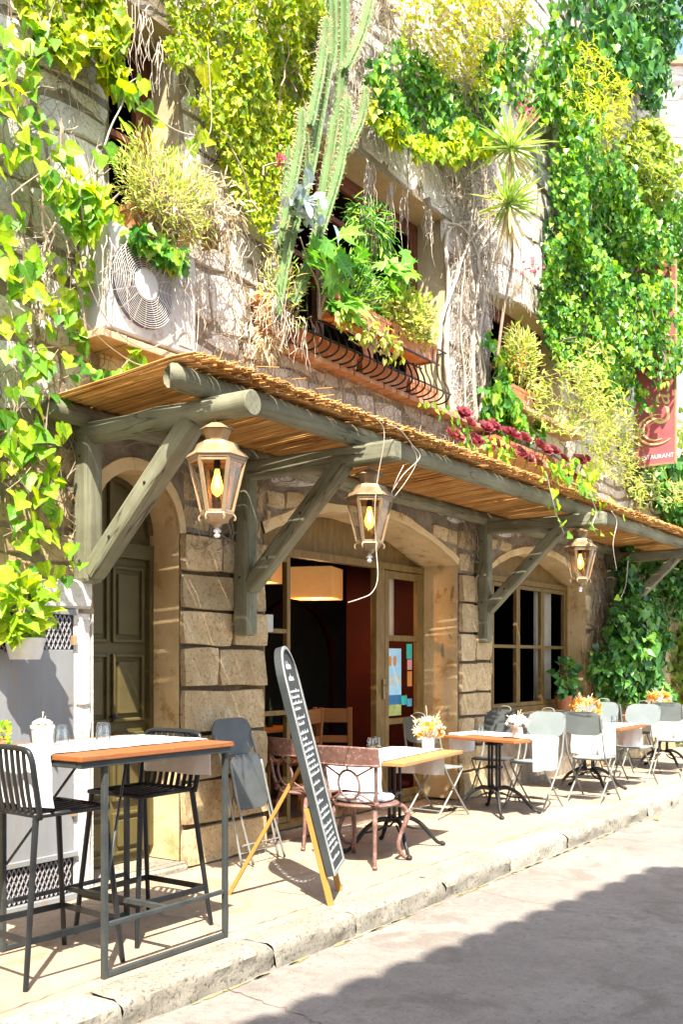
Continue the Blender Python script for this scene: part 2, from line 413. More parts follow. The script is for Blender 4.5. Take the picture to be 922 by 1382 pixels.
# value noise made of sines
_ph = rng.uniform(0, 6.28, (24, 3)); _fr = rng.normal(0, 1, (24, 3))
def snoise(p, f=1.0):
    p = np.asarray(p)*f
    return np.sin(p@_fr.T+_ph[:, 0]).sum(-1)/5.0

# ------------------------------------------------------------------ foliage helpers
HALF = {
 'ivy': [(.20, -.13), (.42, -.10), (.50, .06), (.50, .20), (.54, .34), (.40, .48), (.26, .66), (.12, .86)],
 'creeper': [(.22, -.10), (.46, .02), (.44, .16), (.62, .42), (.40, .40), (.34, .58), (.20, .66), (.14, .84)],
 'heart': [(.22, -.10), (.44, .02), (.50, .25), (.36, .55), (.16, .82)],
 'oval': [(.20, .12), (.32, .40), (.24, .70)],
 'lance': [(.07, .2), (.09, .5), (.05, .8)], 'blade': [(.022, .08), (.042, .4), (.026, .8)],
 'fig': [(.14, -.06), (.42, -.02), (.26, .16), (.60, .40), (.30, .38), (.40, .78), (.15, .60)],
 'spoon': [(.10, .15), (.24, .55), (.26, .8), (.12, .97)],
}
def leaf_mesh(name, kind, pos, along, nrm, size, fold=.25, curl=.25, mat=None, parent=None):
    pos = np.asarray(pos, float); al = np.asarray(along, float); nr = np.asarray(nrm, float); size = np.asarray(size, float)
    n = len(pos)
    al /= np.linalg.norm(al, axis=1)[:, None]+1e-9
    sd_ = np.cross(al, nr); sd_ /= np.linalg.norm(sd_, axis=1)[:, None]+1e-9
    nr = np.cross(sd_, al)
    H = HALF[kind]; k = len(H)
    tmpl = [(0, 0), (0, .5), (0, 1)]+[(x, y) for x, y in H]+[(-x, y) for x, y in H]
    T = np.array(tmpl); nv = len(T)
    zz = fold*np.abs(T[:, 0])
    cz = -curl*(T[:, 1]**2)
    cur = rng.uniform(.0, 2.2, n)[:, None]
    Z = zz[None, :]*rng.uniform(.2, 1.6, n)[:, None]+cz[None, :]*cur
    V = pos[:, None, :]+size[:, None, None]*(T[None, :, 0:1]*sd_[:, None, :]+T[None, :, 1:2]*al[:, None, :]+Z[:, :, None]*nr[:, None, :])
    V = V.reshape(-1, 3)
    r_ = [0]+[3+i for i in range(k)]+[2, 1]
    l_ = [0, 1, 2]+[3+k+i for i in range(k-1, -1, -1)]
    base = np.arange(n)[:, None]*nv
    faces = np.concatenate([base+np.array(r_)[None, :], base+np.array(l_)[None, :]], axis=0)
    L = len(r_)
    me = bpy.data.meshes.new(name)
    off = np.array(parent.location) if parent is not None else np.zeros(3)
    V = V-off
    me.vertices.add(len(V)); me.vertices.foreach_set('co', V.astype(np.float32).ravel())
    me.loops.add(faces.size); me.loops.foreach_set('vertex_index', faces.astype(np.int32).ravel())
    me.polygons.add(2*n)
    me.polygons.foreach_set('loop_start', (np.arange(2*n)*L).astype(np.int32))
    me.polygons.foreach_set('loop_total', np.full(2*n, L, np.int32))
    uv = me.uv_layers.new(name='UVMap')
    TT = T[:, :2]
    lu = np.concatenate([np.broadcast_to(TT[r_][None], (n, L, 2)), np.broadcast_to(TT[l_][None], (n, L, 2))], axis=0)
    uv.data.foreach_set('uv', lu.astype(np.float32).ravel())
    me.update(calc_edges=True); me.validate()
    return finish(me, name, mat, parent)
def inpoly(poly, x, z):
    p = np.asarray(poly, float); c = np.zeros(len(x), bool); j = len(p)-1
    for i in range(len(p)):
        xi, zi = p[i]; xj, zj = p[j]
        cond = ((zi > z) != (zj > z)) & (x < (xj-xi)*(z-zi)/(zj-zi+1e-12)+xi)
        c ^= cond; j = i
    return c
def unit(v): return v/(np.linalg.norm(v, axis=1)[:, None]+1e-9)
def climber(name, label, poly_px, n, kind, mat, size, thick=.2, Yp=4.98, cat='climbing plant', holes=(), clump=.5, cf=2.2, droop=1.0, nstem=10, fringe=0, light=.5):
    """a plant that covers part of the wall: leaves in clumps of uneven depth on branching stems"""
    poly = [(p.x, p.z) for p in (wallp(u, v, Yp) for u, v in poly_px)]
    hol = [[(p.x, p.z) for p in (wallp(u, v, Yp) for u, v in h)] for h in holes]
    A = np.array(poly); lo, hi = A.min(0), A.max(0)
    root = thing(name, label, cat, (float(A[:, 0].mean()), Yp, float(lo[1])))
    P = []
    while sum(len(q) for q in P) < n:
        x = rng.uniform(lo[0]-.15, hi[0]+.15, n*2); z = rng.uniform(lo[1]-.15, hi[1]+.15, n*2)
        q3 = np.stack([x, z, np.zeros_like(x)], 1)
        jx = x+.13*snoise(q3, 4.1)+.05*snoise(q3, 11); jz = z+.13*snoise(q3+7, 4.1)+.05*snoise(q3+3, 11)
        ok = inpoly(poly, jx, jz)
        for h in hol: ok &= ~inpoly(h, jx, jz)
        den = .5+.5*snoise(q3+31, cf*1.7)
        ok &= rng.uniform(0, 1, len(x)) < np.clip(1-clump+clump*2*den, .02, 1)
        P.append(np.stack([x[ok], z[ok]], 1))
    P = np.concatenate(P)[:n]
    q3 = np.stack([P[:, 0], P[:, 1], np.zeros(n)], 1)
    bulge = np.clip(.55+.45*snoise(q3, cf)+.25*snoise(q3+5, cf*2.7), .08, 1.5)
    dep = thick*bulge*np.sqrt(rng.uniform(0.02, 1, n))
    pos = np.stack([P[:, 0], Yp-dep, P[:, 1]], 1)
    al = np.stack([rng.normal(0, .55, n), rng.uniform(-.7, .1, n), -droop*rng.uniform(.3, 1.2, n)+rng.normal(0, .25, n)], 1)
    nr = np.stack([rng.normal(-.3, .65, n), rng.uniform(-1.1, -.1, n), rng.normal(.75, .6, n)], 1)
    s = rng.uniform(size[0], size[1], n)*(.75+.35*np.clip(bulge, 0, 1.2))
    leaf_mesh('foliage', kind, pos, al, nr, s, mat=mat, parent=root)
    mb = MB()
    for i in range(nstem):
        k = rng.integers(0, n); p = pos[k]
        x, z = p[0], p[2]; a = rng.uniform(.9, 2.3)
        pts = []
        for t in range(rng.integers(8, 22)):
            pts.append((x, Yp-.02-thick*.45*rng.uniform(.2, 1), z)); a += rng.normal(0, .3)
            x += .09*math.cos(a); z += .09*math.sin(a)
            if not inpoly(poly, np.array([x]), np.array([z]))[0]: break
        if len(pts) > 2:
            r0 = rng.uniform(.004, .011); mb.tube(pts, [r0*(1-.7*t/len(pts)) for t in range(len(pts))], 4)
    if mb.v: mb.build('stem', 'bark', root, world=True)
    return root
def bush(name, label, c, rad, n, kind, mat, size, cat='plant', twigs=12, clump=.4, up=.6, parent=None, lname='foliage', base=None):
    root = parent or thing(name, label, cat, base or (c[0], c[1], c[2]-rad[2]))
    d = unit(rng.normal(0, 1, (n*3, 3))); r_ = rng.uniform(.15, 1, n*3)**.5
    den = .5+.5*snoise(d*2.2+c[0], 1.6); keep = rng.uniform(0, 1, n*3) < np.clip(1-clump+2*clump*den, .03, 1)
    d, r_ = d[keep][:n], r_[keep][:n]*(1+.18*snoise(d[keep][:n]*3, 1.5))
    pos = np.array(c)+d*r_[:, None]*np.array(rad)
    m = len(pos)
    al = d*.9+rng.normal(0, .5, (m, 3))+np.array([0, 0, up]); nr = rng.normal(0, .5, (m, 3))+np.array([-.3, -.6, .7])
    leaf_mesh(lname, kind, pos, al, nr, rng.uniform(size[0], size[1], m), mat=mat, parent=root)
    if twigs:
        mb = MB(); b = Vector((c[0], c[1], c[2]-rad[2]*.95))
        for i in range(twigs):
            e = Vector(pos[rng.integers(0, m)])
            md = b.lerp(e, .5)+Vector(rng.normal(0, .12, 3)*rad[2])
            mb.tube(quadcurve([b+Vector((rng.normal(0, .15)*rad[0], 0, 0)), md, e], 4), [.006]*5+[.004]*3+[.002], 4)
        mb.build('stem', 'bark', root, world=True)
    return root
# ================================================================== GROUND
def groundmat(name, a, b_, c, crack=True, pits=True, stain=(.3, .25, .2)):
    m, nt, b = newmat(name); v = coords(nt)
    n1 = noise(nt, v, .9, 8, .65); n2 = noise(nt, v, 7, 8, .7); n3 = noise(nt, v, 60, 5, .75); n4 = noise(nt, v, 2.3, 6, .6, .8)
    col = ramp(nt, [(.3, a), (.52, b_), (.72, c)], n1).outputs[0]
    f = ramp(nt, [(.35, (0, 0, 0)), (.7, (.55, .55, .55))], n2).outputs[0]
    col = mix(nt, col, tuple(x*.78 for x in a), f)
    f4 = ramp(nt, [(.54, (0, 0, 0)), (.64, (.75, .75, .75))], n4).outputs[0]
    col = mix(nt, col, stain, f4)
    f3 = ramp(nt, [(.30, (.8, .8, .8)), (.40, (0, 0, 0))], n3).outputs[0]
    col = mix(nt, col, tuple(x*.55 for x in b_), f3)
    if crack:
        vo = N(nt, 'TexVoronoi', feature='DISTANCE_TO_EDGE', i_Scale=.33)
        nz = N(nt, 'TexNoise', i_Scale=2.5, i_Detail=6); nt.links.new(v, nz.inputs['Vector'])
        ad = N(nt, 'VectorMath', operation='MULTIPLY_ADD'); ad.inputs[1].default_value = (.5, .5, .5)
        nt.links.new(nz.outputs['Color'], ad.inputs[0]); nt.links.new(v, ad.inputs[2]); nt.links.new(ad.outputs[0], vo.inputs['Vector'])
        fc = ramp(nt, [(.002, (.7, .7, .7)), (.006, (0, 0, 0))], vo.outputs['Distance']).outputs[0]
        col = mix(nt, col, (.10, .085, .065), fc)
    n5 = noise(nt, v, 140, 3, .8); f5 = ramp(nt, [(.58, (0, 0, 0)), (.66, (.8, .8, .8))], n5).outputs[0]; col = mix(nt, col, tuple(min(1, x*1.35) for x in c), f5)
    n6 = noise(nt, v, 22, 4, .8); f6 = ramp(nt, [(.36, (.75, .75, .75)), (.45, (0, 0, 0))], n6).outputs[0]; col = mix(nt, col, tuple(x*.62 for x in b_), f6)
    nt.links.new(col, b.inputs['Base Color']); b.inputs['Roughness'].default_value = .93; b.inputs['Specular IOR Level'].default_value = .2
    nrm = bump(nt, n2, .5, .03); nrm = bump(nt, n6, .5, .012, nrm); nrm = bump(nt, n3, .6, .008, nrm); nt.links.new(nrm, b.inputs['Normal'])
    return m
M['street'] = groundmat('street_concrete', (.20, .175, .15), (.255, .227, .195), (.31, .278, .24), crack=False, stain=(.155, .132, .107))
M['pave'] = groundmat('pavement_concrete', (.345, .26, .175), (.41, .32, .225), (.47, .38, .285), stain=(.27, .185, .115), crack=False)
M['granite'] = stonemat('kerb_granite', (.215, .19, .145), (.29, .265, .21), (.37, .335, .275), (.10, .085, .06), .14)
SZ = -.13
me = MB(); me.add([(-300, -300, SZ), (400, -300, SZ), (400, 400, SZ), (-300, 400, SZ)], [(0, 1, 2, 3)])
tag(me.build('street', 'street'), kind='structure')
me = MB(); me.box((8, 4.285, -.075), (52, 1.55, .15))
me.box((8, 5.5, -.08), (52, 1.0, .14))
tag(me.build('pavement', 'pave'), kind='structure')
# kerb: rough granite lengths
def blocks(mb, rects, P, depth=.03, amp=.012, res=.05, jit=.018, round_=.035, edge=.022):
    """rough-faced stones: rects in (s,t); P(s,t,h) gives the world point"""
    for (s0, t0, s1, t1) in rects:
        w_, h_ = s1-s0, t1-t0
        if w_ < .05 or h_ < .05: continue
        nx = max(4, int(w_/res)); ny = max(4, int(h_/res))
        S, T = np.meshgrid(np.linspace(0, 1, nx+1), np.linspace(0, 1, ny+1), indexing='ij')
        # edge rows close to the border so the arris is rounded
        def sq(u, n, L):
            u = u.copy(); e = min(.25, edge/L); u[u == 0] = 0; k = 1/n
            return np.where(u < k*1.01, np.where(u < 1e-6, 0, e), np.where(u > 1-k*1.01, np.where(u > 1-1e-6, 1, 1-e), u))
        S = sq(S, nx, w_); T = sq(T, ny, h_)
        s = s0+S*w_; t = t0+T*h_
        seed = rng.uniform(0, 50)
        q = np.stack([s, t, np.full_like(s, seed)], -1)
        e = np.minimum(np.minimum(S, 1-S)*w_, np.minimum(T, 1-T)*h_)
        corner = np.hypot(np.minimum(S, 1-S)*w_, np.minimum(T, 1-T)*h_)
        pr = np.clip(e/round_, 0, 1); pr = pr*pr*(3-2*pr)
        tilt = (S-.5)*rng.normal(0, .012)+(T-.5)*rng.normal(0, .012)
        d = depth*rng.uniform(.7, 1.25)
        h = np.where(e < 1e-6, -.03, pr*(d+tilt)+pr*amp*(snoise(q, 7)+.6*snoise(q, 19)+.4*snoise(q, 41)))
        js = jit*snoise(q+11, 6); jt = jit*snoise(q+23, 6)
        cs, ct = (s0+s1)/2, (t0+t1)/2
        rr = np.clip(1-corner/.07, 0, 1)*.14       # knock the corners in
        s = s+js-(s-cs)*rr*.25; t = t+jt-(t-ct)*rr*.25
        V = [P(a, b_, c) for a, b_, c in zip(s.ravel(), t.ravel(), h.ravel())]
        F = [(i*(ny+1)+j, (i+1)*(ny+1)+j, (i+1)*(ny+1)+j+1, i*(ny+1)+j+1) for i in range(nx) for j in range(ny)]
        mb.add(V, F)
mb = MB(); x = -6.0; prev = None
while x < 24:
    L = random.uniform(.75, 1.25)
    y0 = 3.30+random.uniform(-.012, .012)
    nx, prof = 26 if 1 < x < 13 else 8, None
    # cross-section swept along the length: face, rounded arris, top
    sec = [(0, -.20), (0, -.13), (0, -.09), (0, -.05), (.006, -.02), (.022, -.004), (.05, .004), (.12, .004), (.20, .004), (.235, .003), (.245, -.06)]
    V = []; F = []; seed = random.uniform(0, 40)
    for i in range(nx+1):
        f = i/nx; xx = x+.006+(L-.012)*f
        pin = .02 if i in (0, nx) else 0
        for j, (yy, zz) in enumerate(sec):
            q = np.array([xx, yy*3+seed, zz*3])
            a = .008*snoise(q, 9)+.006*snoise(q, 27) if 0 < j < 9 else 0
            cx = max(0, (abs(f-.5)*2-.94))/.06*.012
            V.append((xx, y0+yy-(a if j < 6 else 0)+cx, zz+(a*.35 if j > 4 else 0)-(cx if j > 3 else 0)))
    m_ = len(sec)
    F = [(i*m_+j, i*m_+j+1, (i+1)*m_+j+1, (i+1)*m_+j) for i in range(nx) for j in range(m_-1)]
    mb.add(V, F); x += L
mb.box((8, 3.44, -.12), (52, .2, .16))
tag(mb.build('kerb', 'granite', smooth='auto'), kind='structure')
# hairline cracks in the concrete: thin dark sheets a few mm above it
def crack(name, pts, z, w_=.006):
    c = quadcurve([(x, y, z) for x, y in pts], 10); mb = MB(); V = []
    for i, p in enumerate(c):
        q = c[min(i+1, len(c)-1)]-c[max(i-1, 0)]; nrm_ = Vector((-q.y, q.x, 0)).normalized(); j = nrm_*random.gauss(0, .008)
        ww = w_*random.uniform(.3, 1); V += [p+j+nrm_*ww, p+j-nrm_*ww]
    mb.add(V, [(2*i, 2*i+1, 2*i+3, 2*i+2) for i in range(len(c)-1)]); tag(mb.build(name, 'crackdark'), kind='structure')
M['crackdark'] = plain('crack_dirt', (.16, .125, .09), .95)
def gp(u, v, z): p = groundp(u, v, z); return (p.x, p.y)
crack('pavement_joint', [(x, 3.62+.012*math.sin(x*2.1)) for x in np.arange(2.2, 14, .5)], .005, .004)
crack('pavement_joint', [gp(85, 1215, 0), gp(200, 1232, 0), gp(300, 1250, 0)], .005, .004)
crack('street_crack', [gp(300, 1334, SZ), gp(352, 1352, SZ), gp(410, 1372, SZ), gp(450, 1392, SZ)], SZ+.004, .005)
crack('street_crack', [gp(640, 1200, SZ), gp(700, 1215, SZ), gp(790, 1226, SZ), gp(900, 1232, SZ)], SZ+.004, .004)
# dirt and moss in the gutter
mb = MB()
for i in range(90):
    x = random.uniform(2.5, 12); r_ = random.uniform(.015, .05)
    pts = [(x+r_*2.2*math.cos(t)*random.uniform(.6, 1.2), 3.275-.005+r_*.35*math.sin(t)*random.uniform(.5, 1.2), SZ+.004) for t in np.linspace(0, 2*pi, 9)[:-1]]
    mb.add(pts, [tuple(range(8))])
M['moss'] = surf('gutter_dirt', (.16, .15, .05), (.30, .25, .12), 20, .95)
tag(mb.build('gutter_moss', 'moss'), 'thin line of moss and dirt in the gutter along the kerb', 'moss', kind='stuff')

# ================================================================== BUILDING
YF = 5.05
B = thing('stone_building', 'old rough stone restaurant building covered in creepers', 'building', (9, YF, 0))
def arch_outline(x0, x1, z0, spring, apex, n=18, jit=0):
    cx, hw, rise = (x0+x1)/2, (x1-x0)/2, apex-spring
    r = (hw*hw+rise*rise)/(2*rise); cz = apex-r
    a0 = math.asin(min(1, hw/r)) if rise <= hw else pi/2
    pts = [(x0, z0), (x1, z0)]
    for k in range(n+1):
        a = a0-2*a0*k/n
        pts.append((cx+r*math.sin(a), cz+r*math.cos(a)+(jit*random.uniform(-1, 1) if 0 < k < n else 0)))
    return pts
OPEN = {
 'door': arch_outline(4.42, 5.21, .06, 2.40, 2.79, 18, .004),
 'entrance': arch_outline(6.17, 9.40, .02, 2.50, 2.84, 22, .006),
 'window': arch_outline(10.15, 13.07, .84, 2.50, 2.80, 22, .006),
 'uA': [(4.55, 4.42), (5.21, 4.42), (5.21, 5.95), (4.55, 5.95)],
 'uB': [(6.45, 4.03), (9.13, 4.03), (9.13, 6.07), (6.45, 6.07)],
 'uC': [(10.15, 4.40), (12.2, 4.40), (12.2, 5.72), (10.15, 5.72)],
}
YB = {'door': 5.30, 'entrance': 5.49, 'window': 5.33, 'uA': 5.35, 'uB': 5.40, 'uC': 5.35}
bm = bmesh.new()
def loop(pts):
    vs_ = [bm.verts.new((p[0]-9, 0, p[1])) for p in pts]
    for i in range(len(vs_)): bm.edges.new((vs_[i], vs_[(i+1) % len(vs_)]))
loop([(-8, -.12), (18.2, -.12), (18.2, 4.2), (16.4, 4.2), (16.4, 13.5), (-8, 13.5)])
for k, o in OPEN.items(): loop(o)
bmesh.ops.triangle_fill(bm, use_beauty=True, edges=bm.edges[:], normal=(0, -1, 0))
me = bpy.data.meshes.new('wall'); bm.to_mesh(me); bm.free()
finish(me, 'wall', 'mortar', B)
mb = MB()   # returns and roof of the same house
mb.box((18.3, 7.5, 2.04), (.2, 4.9, 4.3)); mb.box((16.5, 9.0, 8.85), (.2, 7.9, 9.3)); mb.box((-8.1, 9, 6.7), (.2, 7.9, 13.6)); mb.box((17.3, 7.5, 4.26), (2, 5, .1)); mb.box((4.2, 9, 13.6), (24.8, 8.1, .2))
mb.box((4.2, 13.0, 6.7), (24.8, .2, 13.6))
mb.build('side_wall', 'stone', B, world=True)

def blocked(z0, z1):
    out = []
    for k, o in OPEN.items():
        zz = [p[1] for p in o]; lo_, hi_ = min(zz), max(zz)
        if z1 <= lo_+.02 or z0 >= hi_-.02: continue
        zs = np.linspace(max(z0, lo_), min(z1, hi_), 4)
        xs = [p[0] for p in o]; x0, x1 = min(xs), max(xs)
        arch = [p for p in o[2:]]
        if len(o) > 4:
            # widest extent of the arch inside this course
            best = [p[0] for p in arch if p[1] >= z0-.03]
            if best and z0 > arch[0][1]-.02: x0, x1 = min(best)-.04, max(best)+.04
        out.append((x0, x1))
    return sorted(out)
def courses(xa, xb, za, zb, hr, wr, skip=()):
    z = za; rects = []
    edges = sorted({p for k in ('uA', 'uB', 'uC') for p in (OPEN[k][0][1], OPEN[k][2][1])})
    while z < zb-.05:
        h = random.uniform(*hr)
        for e in edges:
            if abs(z+h-e) < hr[0]*.55: h = e-z
        h = min(h, zb-z)
        bl = blocked(z, z+h)+list(skip)
        cur = xa; segs = []
        for a, b_ in sorted(bl):
            if b_ <= xa or a >= xb: continue
            if a > cur: segs.append((cur, a))
            cur = max(cur, b_)
        if cur < xb: segs.append((cur, xb))
        for a, b_ in segs:
            x = a
            while x < b_-.04:
                w_ = random.uniform(*wr)
                if b_-x-w_ < wr[0]*.6: w_ = b_-x
                g = random.uniform(.001, .006)
                if w_ > .4 and random.random() < .32 and h > .25:      # two thin stones in place of one
                    m = random.uniform(.4, .6)
                    rects += [(x+g, z+g, x+w_-g, z+h*m-.005), (x+g, z+h*m+.008, x+w_-g, z+h-g)]
                else: rects.append((x+g, z+g, x+w_-g, z+h-g))
                x += w_
        z += h
    return rects
front = lambda s, t, h: (s, YF-h, t)
def wavy(s, t, h): return (s+.035*math.sin(t*5.3+s*1.1), YF-h, t+.05*math.sin(s*1.7+math.sin(t*2.1))+.03*math.sin(s*4.3+t*3))
mb = MB(); blocks(mb, courses(2.0, 4.42, -.1, 2.9, (.24, .36), (.3, .6)), front, .016, .015, .07); mb.build('stonework', 'bounce_sandstone', B, smooth='auto', world=True)  # lower wall stone coloured warmer to stand for sunlight bounced off the pavement
mb = MB(); blocks(mb, courses(13.07, 18.2, -.1, 2.9, (.24, .36), (.3, .6)), front, .016, .015, .10); mb.build('stonework', 'bounce_sandstone', B, smooth='auto', world=True)
mb = MB(); blocks(mb, courses(5.25, 6.15, 2.44, 2.9, (.2, .3), (.22, .4)), front, .03, .016, .05); mb.build('stonework', 'bounce_sandstone', B, smooth='auto', world=True)
mb = MB(); blocks(mb, courses(9.42, 10.13, 2.42, 2.9, (.2, .26), (.22, .4)), front, .03, .016, .05); mb.build('stonework', 'bounce_sandstone', B, smooth='auto', world=True)
mb = MB(); blocks(mb, courses(6.17, 9.40, 2.55, 2.9, (.14, .20), (.18, .36)), front, .03, .016, .05); mb.build('stonework', 'bounce_sandstone', B, smooth='auto', world=True)
mb = MB(); blocks(mb, courses(10.15, 13.07, 2.55, 2.9, (.14, .20), (.18, .36)), front, .03, .016, .05); mb.build('stonework', 'bounce_sandstone', B, smooth='auto', world=True)
mb = MB(); blocks(mb, courses(2.0, 16.4, 2.98, 9.0, (.22, .5), (.28, .9)), wavy, .016, .015, .075); mb.build('stonework', 'stone', B, smooth='auto', world=True)
mb = MB(); blocks(mb, courses(3.0, 16.4, 9.0, 13.5, (.3, .5), (.5, 1.0)), front, .016, .015, .2); mb.build('stonework', 'stone', B, smooth='auto', world=True)

# the two big stone piers, their cheeks included
def pier(name, x0, x1, z1, cheek=None):
    mb = MB(); z = 0.0
    hs = []
    while z < z1-.1:
        h = random.uniform(.26, .34); h = h if z1-z-h > .18 else z1-z
        hs.append((z, z+h)); z += h
    for i, (za, zb) in enumerate(hs):
        k = [1, 2, 2, 1, 2, 2, 1, 2, 2][i % 9]
        cuts = [x0]+sorted(x0+(x1-x0)*(j/k+random.uniform(-.1, .1)) for j in range(1, k))+[x1]
        for a, b_ in zip(cuts, cuts[1:]):
            g = random.uniform(.002, .005)
            blocks(mb, [(a+g, za+.004, b_-g, zb-.012)], front, .048, .0085, .026, .007, .010, .009)
        # sliver stones packed in the joint
        x = x0+.05
        while x < x1-.1:
            w_ = random.uniform(.05, .14)
            if random.random() < .75: blocks(mb, [(x, zb-.014, x+w_, zb+.026)], front, .040, .004, .02, .003, .010, .006)
            x += w_+random.uniform(.01, .05)
        if cheek:
            ya = YF+.0
            P = lambda s, t, h: (x0-h, s, t)
            kk = 2 if i % 2 else 1
            cs = [cheek, (cheek+ya)/2+random.uniform(-.03, .03), ya][::1] if kk == 2 else [cheek, ya]
            cs = sorted(cs)
            for a, b_ in zip(cs, cs[1:]): blocks(mb, [(a+.008, za+.01, b_-.004, zb-.01)], P, .034, .007, .03, .008, .012, .009)
    mb.build(name, 'bounce_sandstone', B, smooth='auto', world=True)
    bk = MB(); bk.box(((x0+x1)/2, YF+.0, z1/2), (x1-x0, .012, z1))
    if cheek: bk.box((x0-.002, (YF+cheek)/2+.004, z1/2), (.012, cheek-YF, z1))
    bk.build('mortar_bed', 'darkmortar', B, world=True)
pier('pilaster', 5.22, 6.17, 2.42)
pier('pilaster', 9.44, 10.15, 2.42, 5.24)

# plastered reveals of the openings
def reveal(name, key, mat, lip=.0):
    o = OPEN[key]; yb = YB[key]; mb = MB(); n = len(o); steps = 4
    for i in range(n):
        if key in ('door', 'entrance') and i == 0: continue
        a, b_ = o[i], o[(i+1) % n]
        L = math.hypot(b_[0]-a[0], b_[1]-a[1]); k = max(1, int(L/.12))
        for j in range(k):
            f0, f1 = j/k, (j+1)/k
            p = (a[0]+(b_[0]-a[0])*f0, a[1]+(b_[1]-a[1])*f0); q = (a[0]+(b_[0]-a[0])*f1, a[1]+(b_[1]-a[1])*f1)
            mb.add([(p[0], YF-.012, p[1]), (q[0], YF-.012, q[1]), (q[0], yb+.05, q[1]), (p[0], yb+.05, p[1])], [(0, 1, 2, 3)])
    return mb.build(name, mat, B, world=True)
reveal('door_reveal', 'door', 'plaster'); reveal('entrance_reveal', 'entrance', 'plaster'); reveal('window_reveal', 'window', 'plaster')
for k in ('uA', 'uB', 'uC'): reveal('window_reveal', k, 'oldplaster')
# plaster arch margins on the front face (thin uneven render round the arch)
def margin(name, key, wid, skip_bottom=True, sides=True, wj=.02):
    o = OPEN[key]; pts = o[1:] + [o[0]]
    cx = (o[0][0]+o[1][0])/2; mb = MB(); inner = []; outer = []
    dense = []
    for a, b_ in zip(pts, pts[1:]):
        L = math.hypot(b_[0]-a[0], b_[1]-a[1]); k = max(1, int(L/.08))
        for j in range(k): dense.append((a[0]+(b_[0]-a[0])*j/k, a[1]+(b_[1]-a[1])*j/k))
    dense.append(pts[-1])
    if not sides: dense = [p for p in dense if p[1] >= o[2][1]-.02]
    m = len(dense); V = []
    for i, p in enumerate(dense):
        a, b_ = dense[max(0, i-1)], dense[min(m-1, i+1)]
        tx, tz = b_[0]-a[0], b_[1]-a[1]; l = math.hypot(tx, tz) or 1
        nx_, nz_ = tz/l, -tx/l
        wq = wid*(1+.35*float(snoise(np.array([p[0]*3, p[1]*3, 2.]), 1.2)))
        V += [(p[0], YF-.026, p[1]), (p[0]+nx_*wq, YF-.028, p[1]+nz_*wq), (p[0]+nx_*(wq+.012), YF+.01, p[1]+nz_*(wq+.012)), (p[0], YF+.0, p[1])]
    F = []
    for i in range(m-1): F += [(4*i, 4*i+1, 4*i+5, 4*i+4), (4*i+1, 4*i+2, 4*i+6, 4*i+5), (4*i+3, 4*i, 4*i+4, 4*i+7)]
    mb.add(V, F); mb.build(name, 'plaster', B, world=True)
margin('arch_render', 'entrance', .07, sides=False); margin('arch_render', 'window', .07, sides=False); margin('arch_render', 'door', .07, sides=False)
mb = MB()
blocks(mb, [(13.08, z0, 13.34, z0+.5) for z0 in (.86, 1.38, 1.9)], front, .012, .006, .06, .02, .03)
mb.build('arch_render', 'plaster', B, smooth='auto', world=True)
# dark rooms behind the upper windows and the glazed ground-floor window
def room(x0, x1, y0, y1, z0, z1, mat, floor='darkwall'):
    mb = MB(); P = [(x0, y0, z0), (x1, y0, z0), (x1, y1, z0), (x0, y1, z0), (x0, y0, z1), (x1, y0, z1), (x1, y1, z1), (x0, y1, z1)]
    mb.add(P, [(4, 7, 6, 5), (3, 2, 6, 7), (0, 3, 7, 4), (1, 5, 6, 2)])
    mb.build('interior_wall', mat, B, world=True)
    f = MB(); f.add(P[:4], [(0, 1, 2, 3)]); f.build('interior_floor', floor, B, world=True)
M['roomfloor'] = surf('interior_tiles', (.05, .03, .02), (.09, .055, .035), 4, .5)
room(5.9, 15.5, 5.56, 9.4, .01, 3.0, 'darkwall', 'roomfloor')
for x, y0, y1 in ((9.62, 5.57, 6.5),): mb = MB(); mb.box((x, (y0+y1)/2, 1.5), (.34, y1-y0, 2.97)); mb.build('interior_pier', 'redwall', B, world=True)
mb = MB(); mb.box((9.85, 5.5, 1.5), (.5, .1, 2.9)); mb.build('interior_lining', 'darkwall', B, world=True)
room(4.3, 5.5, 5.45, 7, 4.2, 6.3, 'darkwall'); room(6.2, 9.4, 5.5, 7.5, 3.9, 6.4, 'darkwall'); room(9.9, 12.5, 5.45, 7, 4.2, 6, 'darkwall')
# arched dark niche on the back wall of the dining room
mb = MB(); o = arch_outline(11.2, 13.2, .02, 1.5, 2.4, 16)
for a, b_ in zip(o[1:], o[2:]): mb.bar((a[0], 9.36, a[1]), (b_[0], 9.36, b_[1]), .08, .10, (0, 1, 0))
mb.build('interior_arch', 'redwall', B, world=True)

# ---- the panelled front door
D = MB(); o = arch_outline(4.42, 5.21, .06, 2.40, 2.79, 18)
D.prism([(x, 5.335, z) for x, z in o], (0, .05, 0))
door = D.build('front_door', 'doorpaint', B, world=True)
ro = (9, YF, 0)
mb = MB()
for x0, x1 in ((4.50, 4.80), (4.835, 5.135)):
    for z0, z1 in ((.12, .42), (.50, .98), (1.06, 1.54), (1.62, 2.16)):
        c = ((x0+x1)/2, 5.33, (z0+z1)/2); w_, h_ = x1-x0, z1-z0
        for sx in (-1, 1): mb.box((c[0]+sx*(w_/2-.012), 5.322, c[2]), (.024, .03, h_))
        for sz in (-1, 1): mb.box((c[0], 5.3225, c[2]+sz*(h_/2-.012)), (w_-.05, .029, .024))
        mb.box((c[0], 5.324, c[2]), (w_-.11, .022, h_-.11))
mb.build('panel', 'doorpaint', door, bevel=.006, world=True)
mb = MB()
mb.box((4.815, 5.31, 2.27), (.78, .05, .10)); mb.box((4.44, 5.315, 1.2), (.035, .05, 2.1)); mb.box((5.188, 5.315, 1.2), (.035, .05, 2.1))
